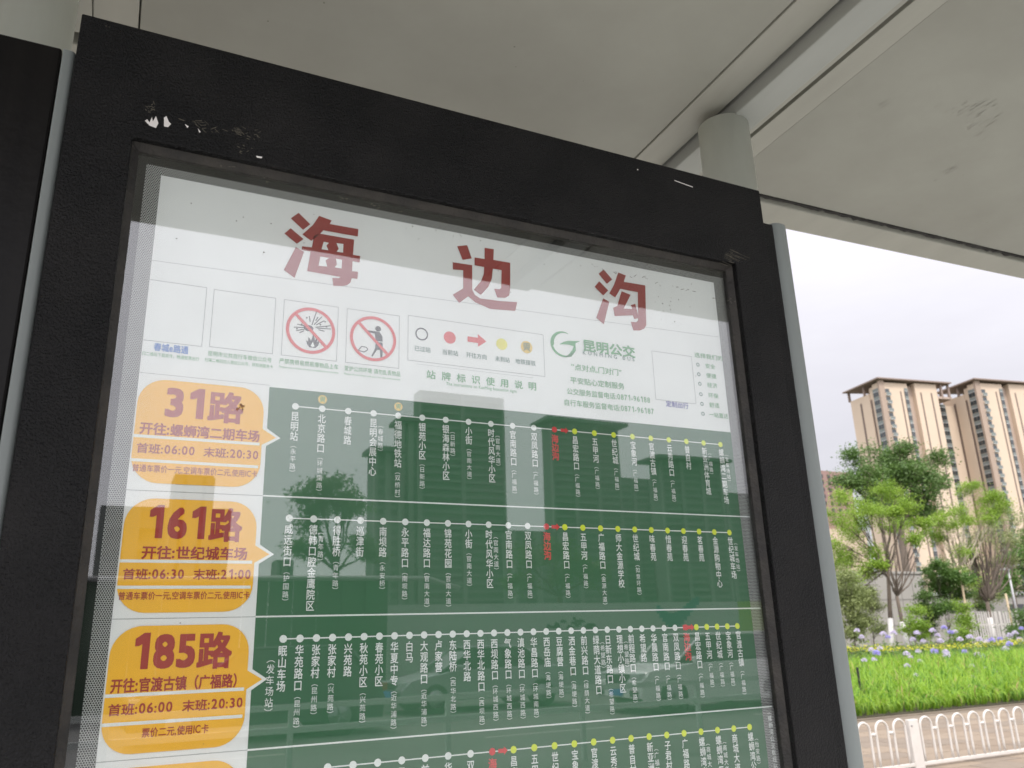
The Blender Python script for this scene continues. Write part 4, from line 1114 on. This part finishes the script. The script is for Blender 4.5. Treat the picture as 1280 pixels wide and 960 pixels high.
    for (a, b, a2, b2, lab) in ((1257, 742, 1268, 796, 'pale wooden tree stake leaning at the right edge by the picket fence'), (1200, 712, 1212, 800, 'pale wooden tree stake against the pale-trunked tree')):
        t = atY(a, b, 24); bt = atY(a2, b2, 24); bt[2] = .38
        q = MB(); q.tube([(0, 0, 0), tuple(np.array(t)-bt)], .045, M['wood'], 8); q.build('tree_stake', None, loc=tuple(bt), label=lab, cat='stake')
    Yp = 30; p0 = atY(1272, 770, Yp); tp = atY(1265, 712, Yp)
    lamp = empty('street_lamp', (p0[0], Yp, .3), label='grey street lamp with a single angled arm at the right edge', cat='street lamp')
    q = MB(); q.tube([(0, 0, 0), (0, 0, tp[2]-.3)], [.07, .05], M['metal'], 10); q.build('pole', lamp)
    q = MB(); q.tube([(0, 0, tp[2]-.32), (.5, 0, tp[2]-.12), (1.1, 0, tp[2]-.02)], [.035, .03, .03], M['metal'], 8); q.build('arm', lamp)
    q = MB(); q.box((-.55, -.13, tp[2]-.36), (-.02, .13, tp[2]-.24), M['metal']); q.build('lamp_head', lamp, .03)
    Yf = 25.5; a = atY(1208, 778, Yf); b = atY(1275, 772, Yf); n_ = 24
    pf = empty('picket_fence', (a[0], Yf, .36), label='white picket fence section behind the vase-shaped tree', cat='fence')
    H_ = atY(1240, 764, Yf)[2]-.36; wd = (b[0]-a[0])
    q = MB(); q.box((-.03, -.012, 0), (.03, .012, H_-.05), M['white_steel']); q.add([(-.03, -.012, H_-.05), (.03, -.012, H_-.05), (0, -.012, H_), (-.03, .012, H_-.05), (.03, .012, H_-.05), (0, .012, H_)], [(0, 1, 2), (5, 4, 3), (0, 2, 5, 3), (1, 4, 5, 2)], M['white_steel'])
    pm = q.mesh('picket')
    for k in range(n_): link('picket', pm, pf, loc=(wd*k/(n_-1), 0, 0), rot=(0, .05*rnd.uniform(-1, 1), 0))
    for z in (.2, H_*.62): box_obj('rail', (-.05, .0125, z), (wd+.05, .045, z+.06), M['white_steel'], pf)
planting()

# ================================================================== BUILDINGS BEYOND
def low_buildings():
    Yw = 36; a = atY(1010, 715, Yw); b = atY(1152, 715, Yw); h = a[2]*.5+b[2]*.5
    r = empty('service_building', (a[0], Yw, 0), label='grey concrete-clad low building behind the limewashed trunks', cat='building')
    w = b[0]-a[0]; box_obj('wall', (0, .06, 0), (w, 9, h-.1), M['concrete'], r)
    nx = 9; nz = 3
    for i in range(nx):
        for j in range(nz):
            box_obj('cladding_panel', (w*i/nx+.02, 0, (h-.15)*j/nz+.02), (w*(i+1)/nx-.02, .055, (h-.15)*(j+1)/nz-.02), M['concrete'], r)
    box_obj('roof_coping', (-.1, -.06, h-.1), (w+.1, 9.1, h+.05), M['concrete'], r)
    a = atY(1150, 742, 40); b = atY(1330, 742, 40); h = a[2]
    r = empty('boundary_building', (a[0], 40, 0), label='long pale single-storey building behind the picket fence', cat='building')
    w = b[0]-a[0]; box_obj('wall', (0, 0, 0), (w, 8, h-.15), M['concrete'], r); box_obj('roof_coping', (-.15, -.15, h-.15), (w+.15, 8.1, h+.1), M['tw_pale'], r)
    for x0 in (1188, 1262):
        p = atY(x0, 757, 39.9); q = atY(x0+20, 762, 39.9); box_obj('window', (p[0]-a[0], -.06, q[2]-.15), (q[0]-a[0], -.003, p[2]+.1), M['dkwin'], r)
low_buildings()

def towers():
    Hh = 84.5; fl = 2.9
    e1 = Vector((.985, -.17, 0)); ang = atan2(e1.y, e1.x)
    # local frame: x along the right face, y into the block (left face runs from origin in +y)
    wins = {}
    def unit(w):
        if w in wins: return wins[w]
        q = MB(); q.box((0, -.10, 0), (w, .0, 1.55), M['tw_glass']); q.box((0, -.16, 1.55), (w, .0, 1.70), M['tw_pale'])
        q.box((0, -.12, 1.70), (w, 0, fl-.12), M['tw_mid']); q.box((w*.48, -.13, .0), (w*.52, -.101, 1.55), M['tw_slit']); a = q.mesh('window')
        q = MB(); q.box((0, -.75, -.15), (w, 0, .0), M['tw_pale']); q.box((0, -.75, 0), (w, -.68, 1.0), M['tw_mid']); q.box((0, -.05, 1.0), (w, 0, 2.4), M['tw_glass'])
        q.box((w*.55, -.68, .05), (w*.92, -.1, .75), M['tw_pale']); b = q.mesh('balcony')
        wins[w] = (a, b); return wins[w]
    def tower(origin, label, first):
        t = empty('residential_tower', origin, ang, label=label, cat='tower', group='cream residential towers behind the trees')
        L1, D1 = 24.2, 14.9
        # shell: blocks, left-face block lower, recess step
        def blk(n, x0, y0, x1, y1, z1, m): return box_obj(n, (x0, y0, -.1), (x1, y1, z1), m, t)
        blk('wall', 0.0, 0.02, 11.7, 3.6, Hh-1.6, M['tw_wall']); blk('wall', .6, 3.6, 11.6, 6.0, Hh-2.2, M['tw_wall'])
        blk('wall', 0.2, 6.0, 11.5, D1+1, Hh-4.2, M['tw_wall']); blk('wall', 11.7, 1.6, 14.8, D1, Hh-2.0, M['tw_wall_shade'])  # set-back wall has its shade put into the colour
        blk('wall', 14.8, .0, L1, D1, Hh-1.2, M['tw_wall']); blk('wall', L1, 6.5, 28.2, D1, Hh-6.0, M['tw_wall_shade']); blk('wall', 28.2, 5.5, 36.5, D1+3, Hh-7.2, M['tw_wall'])
        box_obj('corner_pier', (-.35, -.35, -.1), (1.75, .018, Hh-.9), M['tw_brown'], t); box_obj('corner_pier', (-.35, .022, -.1), (-.002, .5, Hh-.9), M['tw_brown'], t)
        # dark slits
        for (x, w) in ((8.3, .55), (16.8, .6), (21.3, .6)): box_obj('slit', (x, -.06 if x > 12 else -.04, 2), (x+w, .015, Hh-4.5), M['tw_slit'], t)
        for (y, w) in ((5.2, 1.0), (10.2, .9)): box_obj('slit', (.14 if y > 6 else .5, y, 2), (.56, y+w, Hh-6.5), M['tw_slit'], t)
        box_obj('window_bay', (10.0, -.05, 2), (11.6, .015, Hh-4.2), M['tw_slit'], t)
        # windows and balconies, one per storey
        wa, _ = unit(3.1); _, bb = unit(1.9); wc, _ = unit(1.35); wd, _ = unit(3.0)
        for k in range(28):
            z = Hh-6.3-fl*k
            if z < 0: break
            link('window', wa, t, loc=(-.002, 3.55, z), rot=(0, 0, -pi/2))     # left face
            link('balcony', bb, t, loc=(1.9, .016, z))
            if k < 26 and k % 1 == 0: link('window', wc, t, loc=(10.15, -.05, z+.2))
            link('window', wd, t, loc=(29.0, 5.48, z-3.2)) if z-3.2 > 0 else None
        # raised roof slab on frames
        q = MB(); zt = Hh-.8
        out = [(-1.6, -1.6), (L1+6.0, -1.2), (L1+6.0, D1-2), (-1.6, D1+2.4)]
        q.add([(x, y, zt) for x, y in out]+[(x, y, zt+.45) for x, y in out], [(0, 3, 2, 1), (4, 5, 6, 7), (0, 1, 5, 4), (1, 2, 6, 5), (2, 3, 7, 6), (3, 0, 4, 7)], M['tw_roof'])
        q.build('roof', t)
        for (x, y) in ((L1+2.2, .3), (L1+5.4, .3), (L1+5.4, 6), (.3, D1+1.4), (.3, 8.2)):
            box_obj('roof_post', (x-.35, y-.35, Hh-6.1 if x > 20 else Hh-4.3), (x+.35, y+.35, zt-.001), M['tw_roof'], t)
        box_obj('parapet', (L1+.01, .0, Hh-6.4), (L1+6.2, 6.49, Hh-5.6), M['tw_wall_shade'], t)
        return t
    tower((234.6, 187, 0), 'cream and terracotta residential tower on the left, rising behind the dark green tree', True)
    tower((234.6+34.4, 187-11.7, 0), 'cream and terracotta residential tower at the right edge, partly cut off by the frame', False)
    # far brown block
    p = atY(1012, 587, 260); q_ = atY(1062, 592, 260)
    r = empty('distant_block', (p[0], 260, 0), label='hazy red-brown apartment block low between the grey post and the dark tree', cat='building')
    w = q_[0]-p[0]; z = p[2]; box_obj('upper_wall', (0, 0, z*.62), (w, 16, z), M['brick'], r); box_obj('lower_wall', (-1, -2, 0), (w+2, 15, z*.62-.01), M['tw_wall'], r)
    m_ = MB(); m_.box((0, -.25, 0), (1.4, -.001, 1.5), M['dkwin']); wm = m_.mesh('window')
    for i in range(5):
        for j in range(6): link('window', wm, r, loc=(1.5+i*(w-3)/5, 0, z-3.2-j*3))
towers()

# ================================================================== ACROSS THE ROAD (seen in the glass)
def across():
    def block(label, pl, pr, pt_, D, dp=7, roof=0.0, piers=3, name='apartment_block', cat='building'):
        a = atR(pl, pt_, D); b = atR(pr, pt_, D); w = b[0]-a[0]; h = a[2]
        r = empty(name, (a[0], a[1], 0), label=label, cat=cat)
        box_obj('wall', (0, -dp, 0), (w, 0, h), M['city_wall'], r)
        q = MB(); n = int(h/3.1)
        for k in range(1, n): q.box((.8, .003, k*3.1), (w-.8, .9, k*3.1+1.15), M['city_band'])
        q.build('balcony_bands', r, kind='stuff')
        for k in range(piers+1):
            x = w*k/piers; box_obj('pier', (x-.9 if k else x-.05, .004, 0), (x+.9 if k < piers else x+.05, 1.4, h-.5), M['city_pier'], r)
        if roof: box_obj('roof', (-roof, -dp-roof, h), (w+roof, 1.5+roof, h+1.4), M['city_wall'], r)
        return r
    block('broad dark tower block mirrored in the glass above the third route stops', 524, 628, 487, 300, piers=2)
    block('slender stepped tower mirrored left of the broad dark tower block', 467, 500, 564, 240, roof=1.5, piers=2)
    block('taller slim tower mirrored against the left flank of the broad tower block', 501, 523, 527, 246, roof=1.5, piers=2)
    block('tower with overhanging roof mirrored under the red current-stop mark', 686, 770, 527, 300, roof=3.5, piers=3)
    block('lower link block mirrored right of the overhanging-roof tower', 770, 832, 596, 330, piers=3)
    block('wide-roofed tower mirrored near the right end of the route rows', 823, 896, 575, 290, roof=4, piers=3)
    block('dark block mirrored at the right border of the timetable', 905, 960, 616, 300, piers=3)
    block('low block mirrored beneath the patch of sky in the glass', 640, 700, 662, 220, piers=2)
    block('small far block mirrored at the left of the route panel', 345, 366, 700, 230, piers=2)
    block('low flat-roofed block mirrored in the first orange badge', 218, 266, 592, 110, piers=2, dp=6)
    block('long flat-topped block mirrored through the second orange badge', 128, 287, 630, 130, piers=4, dp=6)
    # hoardings
    D = 22; a = atR(20, 722, D); b = atR(484, 722, D)
    r = empty('green_hoarding', (a[0], a[1], -.1), label='tall dark green hoarding across the road, mirrored in the left of the glass', cat='hoarding')
    n = 14; w = (b[0]-a[0])/n; h = a[2]
    for k in range(n): box_obj('panel', (w*k+.01, -.08, 0), (w*(k+1)-.01, 0, h+.1), M['hoard_green'], r)
    q = MB(); q.tube([(0, .05, h+.1), (b[0]-a[0]+1.2, .05, h+.08), (b[0]-a[0]+2.2, .05, h-.2)], .07, M['metal'], 8); q.build('top_rail', r)
    D = 24; a = atR(484, 757, D); b = atR(960, 755, D); c = atR(1100, 753, D)
    r = empty('white_hoarding', (a[0], a[1], -.1), label='long white printed hoarding across the road, mirrored behind the cars in the glass', cat='hoarding')
    n = 14; W_ = c[0]-a[0]; w = W_/n; h = a[2]+.1
    for k in range(n):
        m = M['hoard_white']
        x0 = a[0]+w*k
        if atR(906, 757, D)[0] < x0+w*.5: m = M['hoard_yg']
        box_obj('panel', (w*k+.006, -.06, 0), (w*(k+1)-.006, 0, h), m, r)
    q = MB(); g = random.Random(4)
    def P(px_, py_): p = atR(px_, py_, D); return (p[0]-a[0], .004, p[2]+.1)
    for (x0, x1) in ((683, 745),):
        for _ in range(26):
            x = g.uniform(x0, x1); y = 786-g.random()*14*(1-abs(x-(x0+x1)/2)/(x1-x0)*1.6); s = g.uniform(2, 6)
            q.add([P(x-s, y+1.5), P(x+s, y+1), P(x+s*.6, y-2), P(x-s*.4, y-3)], [(0, 1, 2, 3)], M['car_dark'])
    q.build('ink_landscape_print', r, kind='stuff')
    q = MB()
    for k in range(14):
        t = k/13; x = 822+48*t; yy = 762+14*sin(t*pi*1.3); th = 5+5*sin(pi*t)
        q.add([P(x, yy+th), P(x+4.5, yy+th), P(x+4.5, yy-th), P(x, yy-th)], [(0, 1, 2, 3)], M['teal'])
    q.build('teal_wave_print', r)
    # guard rail in the road
    D = 9.6; gy = atR(500, 860, D)[1]
    r = empty('guard_rail', (2, gy, -.12), label='pale two-bar traffic guard rail between the lanes, mirrored across the lower glass', cat='guard rail')
    for z in (.62, .88): box_obj('rail', (-12, -.025, z), (16, .025, z+.07), M['rail'], r)
    q = MB(); q.box((-.03, -.03, 0), (.03, .03, .95), M['rail']); pm = q.mesh('post')
    for k in range(15): link('post', pm, r, loc=(-12+2*k, 0, 0))
    tree('small twisted roadside tree across the road, mirrored above the green hoarding', (421, 745), 26,
         [(398,612,13),(420,608,14),(436,620,12),(377,622,8),(404,630,13),(428,636,12),(445,632,8),(390,640,8),(386,655,6),(450,678,8),(376,686,8),(460,692,7),(395,690,5)], 'leaf_dark', .16, dens=8, tuft=.34, nleaf=20, r0=.12, fork_px=(420, 715), seed=31, refl=True, jitter=.6)
    tree('dark roadside tree across the road mirrored behind the white hoarding', (700, 770), 30,
         [(660,700,16),(690,690,18),(720,702,16),(745,715,14),(650,725,12),(705,722,16)], 'leaf_dark', .2, dens=8, tuft=.4, nleaf=22, r0=.14, fork_px=(700, 745), seed=32, refl=True, jitter=1)

def car(label, x, y, head, paint, kind='suv', front=True):
    """side profile lofted over the width; x = middle of the car, heading along head * X"""
    r = empty('parked_car', (x, y, -.115), 0 if head > 0 else pi, label=label, cat='car')
    if kind == 'suv':
        low = [(-2.25, .30), (-2.28, .62), (-2.18, .98), (-1.2, 1.02), (0.85, 1.00), (1.15, .98), (2.0, .86), (2.24, .66), (2.27, .32)]
        top = [(-2.05, .99), (-1.72, 1.50), (-1.2, 1.60), (.1, 1.60), (.55, 1.50), (1.22, .97)]; wr = .35; zt = 1.6
    else:
        low = [(-2.3, .28), (-2.34, .60), (-2.2, .92), (-1.5, .96), (0.8, .92), (1.1, .90), (2.05, .74), (2.26, .55), (2.28, .28)]
        top = [(-1.75, .93), (-1.15, 1.36), (-.7, 1.43), (.15, 1.42), (.5, 1.33), (1.3, .88)]; wr = .32; zt = 1.43
    hw = .90
    def loft(prof, base, sec, m, smooth=False):
        """sec: list of (y, inset scale toward centre, z drop)"""
        q = MB(); n = len(prof); vs = []
        for (yy, s, dz) in sec:
            for (a, b) in prof: vs.append((a*s, yy, base+(b-base)*dz))
        fs = []
        for j in range(len(sec)-1):
            for i in range(n-1): fs.append((j*n+i, j*n+i+1, (j+1)*n+i+1, (j+1)*n+i))
            fs.append((j*n+n-1, j*n, (j+1)*n, (j+1)*n+n-1))
        fs += [tuple(range(n)), tuple((len(sec)-1)*n+i for i in range(n))[::-1]]
        q.add(vs, fs, m, smooth); return q
    body = loft(low, .30, [(-hw, .965, .93), (-hw+.06, .99, .985), (-hw*.5, 1.0, 1.0), (hw*.5, 1.0, 1.0), (hw-.06, .99, .985), (hw, .965, .93)], M[paint]); body.build('body', r, .025)
    th = loft(top, top[0][1], [(-hw+.10, 1.0, .05), (-hw+.24, .97, .97), (hw-.24, .97, .97), (hw-.10, 1.0, .05)], M['car_glass']); th.build('windows', r)
    q = MB(); q.box((-1.30 if kind == 'suv' else -.95, -hw+.22, zt-.045), (.28, hw-.22, zt+.012), M[paint]); q.build('roof', r, .02)
    for sx in (-1, 1):
        q = MB()
        for (a, b) in zip(top[:-1], top[1:]):
            if abs(a[1]-b[1]) > .15:
                q.tube([(a[0]*.99, sx*(hw-.13), a[1]), (b[0]*.97, sx*(hw-.235), b[1]-.02)], .03, M[paint], 6)
        q.tube([(-.35, sx*(hw-.12), top[0][1]), (-.35, sx*(hw-.235), zt-.04)], .028, M['car_dark'], 6); q.build('pillar', r)
        q = MB(); q.box((.72, sx*(hw+.02), 1.0 if kind == 'suv' else .92), (.90, sx*(hw+.16), 1.13 if kind == 'suv' else 1.04), M[paint]); q.build('wing_mirror', r, .03)
        for wx in (-1.38, 1.40):
            q = MB(); q.tube([(wx, sx*(hw-.20), wr), (wx, sx*(hw+.005), wr)], wr, M['rubber'], 24); wo = q.build('wheel', r)
            q = MB(); q.tube([(wx, sx*(hw+.006), wr), (wx, sx*(hw+.018), wr)], wr*.62, M['alloy'], 20)
            for k in range(5):
                a = 2*pi*k/5; q.tube([(wx, sx*(hw+.02), wr), (wx+wr*.58*cos(a), sx*(hw+.02), wr+wr*.58*sin(a))], .022, M['alloy'], 5)
            q.build('rim', wo)
            q = MB(); q.tube([(wx, sx*(hw-.03), wr+.02), (wx, sx*(hw-.005), wr+.02)], wr+.06, M['car_dark'], 24); q.build('wheel_arch', r)
        zl = .74 if kind == 'suv' else .64
        q = MB(); q.box((2.02, sx*.48, zl-.06), (2.215, sx*.84, zl+.08), M['lamp']); q.build('headlight', r, .02)
        q = MB(); q.box((-2.30, sx*.50, zl+.0), (-2.12, sx*.86, zl+.14), M['tail']); q.build('tail_light', r, .02)
        q = MB(); q.box((2.15, sx*.55, .36), (2.30, sx*.80, .48), M['car_dark']); q.build('air_intake', r, .01)
    q = MB(); q.box((2.12, -.40, .55), (2.295, .40, .80 if kind == 'suv' else .68), M['car_dark']); q.build('grille', r, .02)
    q = MB(); q.box((2.20, -.24, .36), (2.315, .24, .50), M['blue']); q.build('number_plate', r, .004)
    return r
across()
pc = atR(800, 880, 14.2)
car('white sport utility car driving past, mirrored at the lower right of the glass', pc[0]+2.3, pc[1]-.9, -1, 'car_white', 'suv')
pc = atR(462, 830, 18)
car('silver saloon car across the road, mirrored in the middle of the lower glass', pc[0]+3.0, pc[1]-.9, -1, 'car_silver', 'saloon')
pc = atR(320, 800, 15)
car('dark car mirrored at the left of the green route panel', pc[0]+.2, pc[1]-.9, -1, 'car_dark', 'suv')
pc = atR(850, 800, 19)
car('silver car mirrored behind the white sport utility car', pc[0]+3.2, pc[1]-.9, -1, 'car_silver', 'suv')
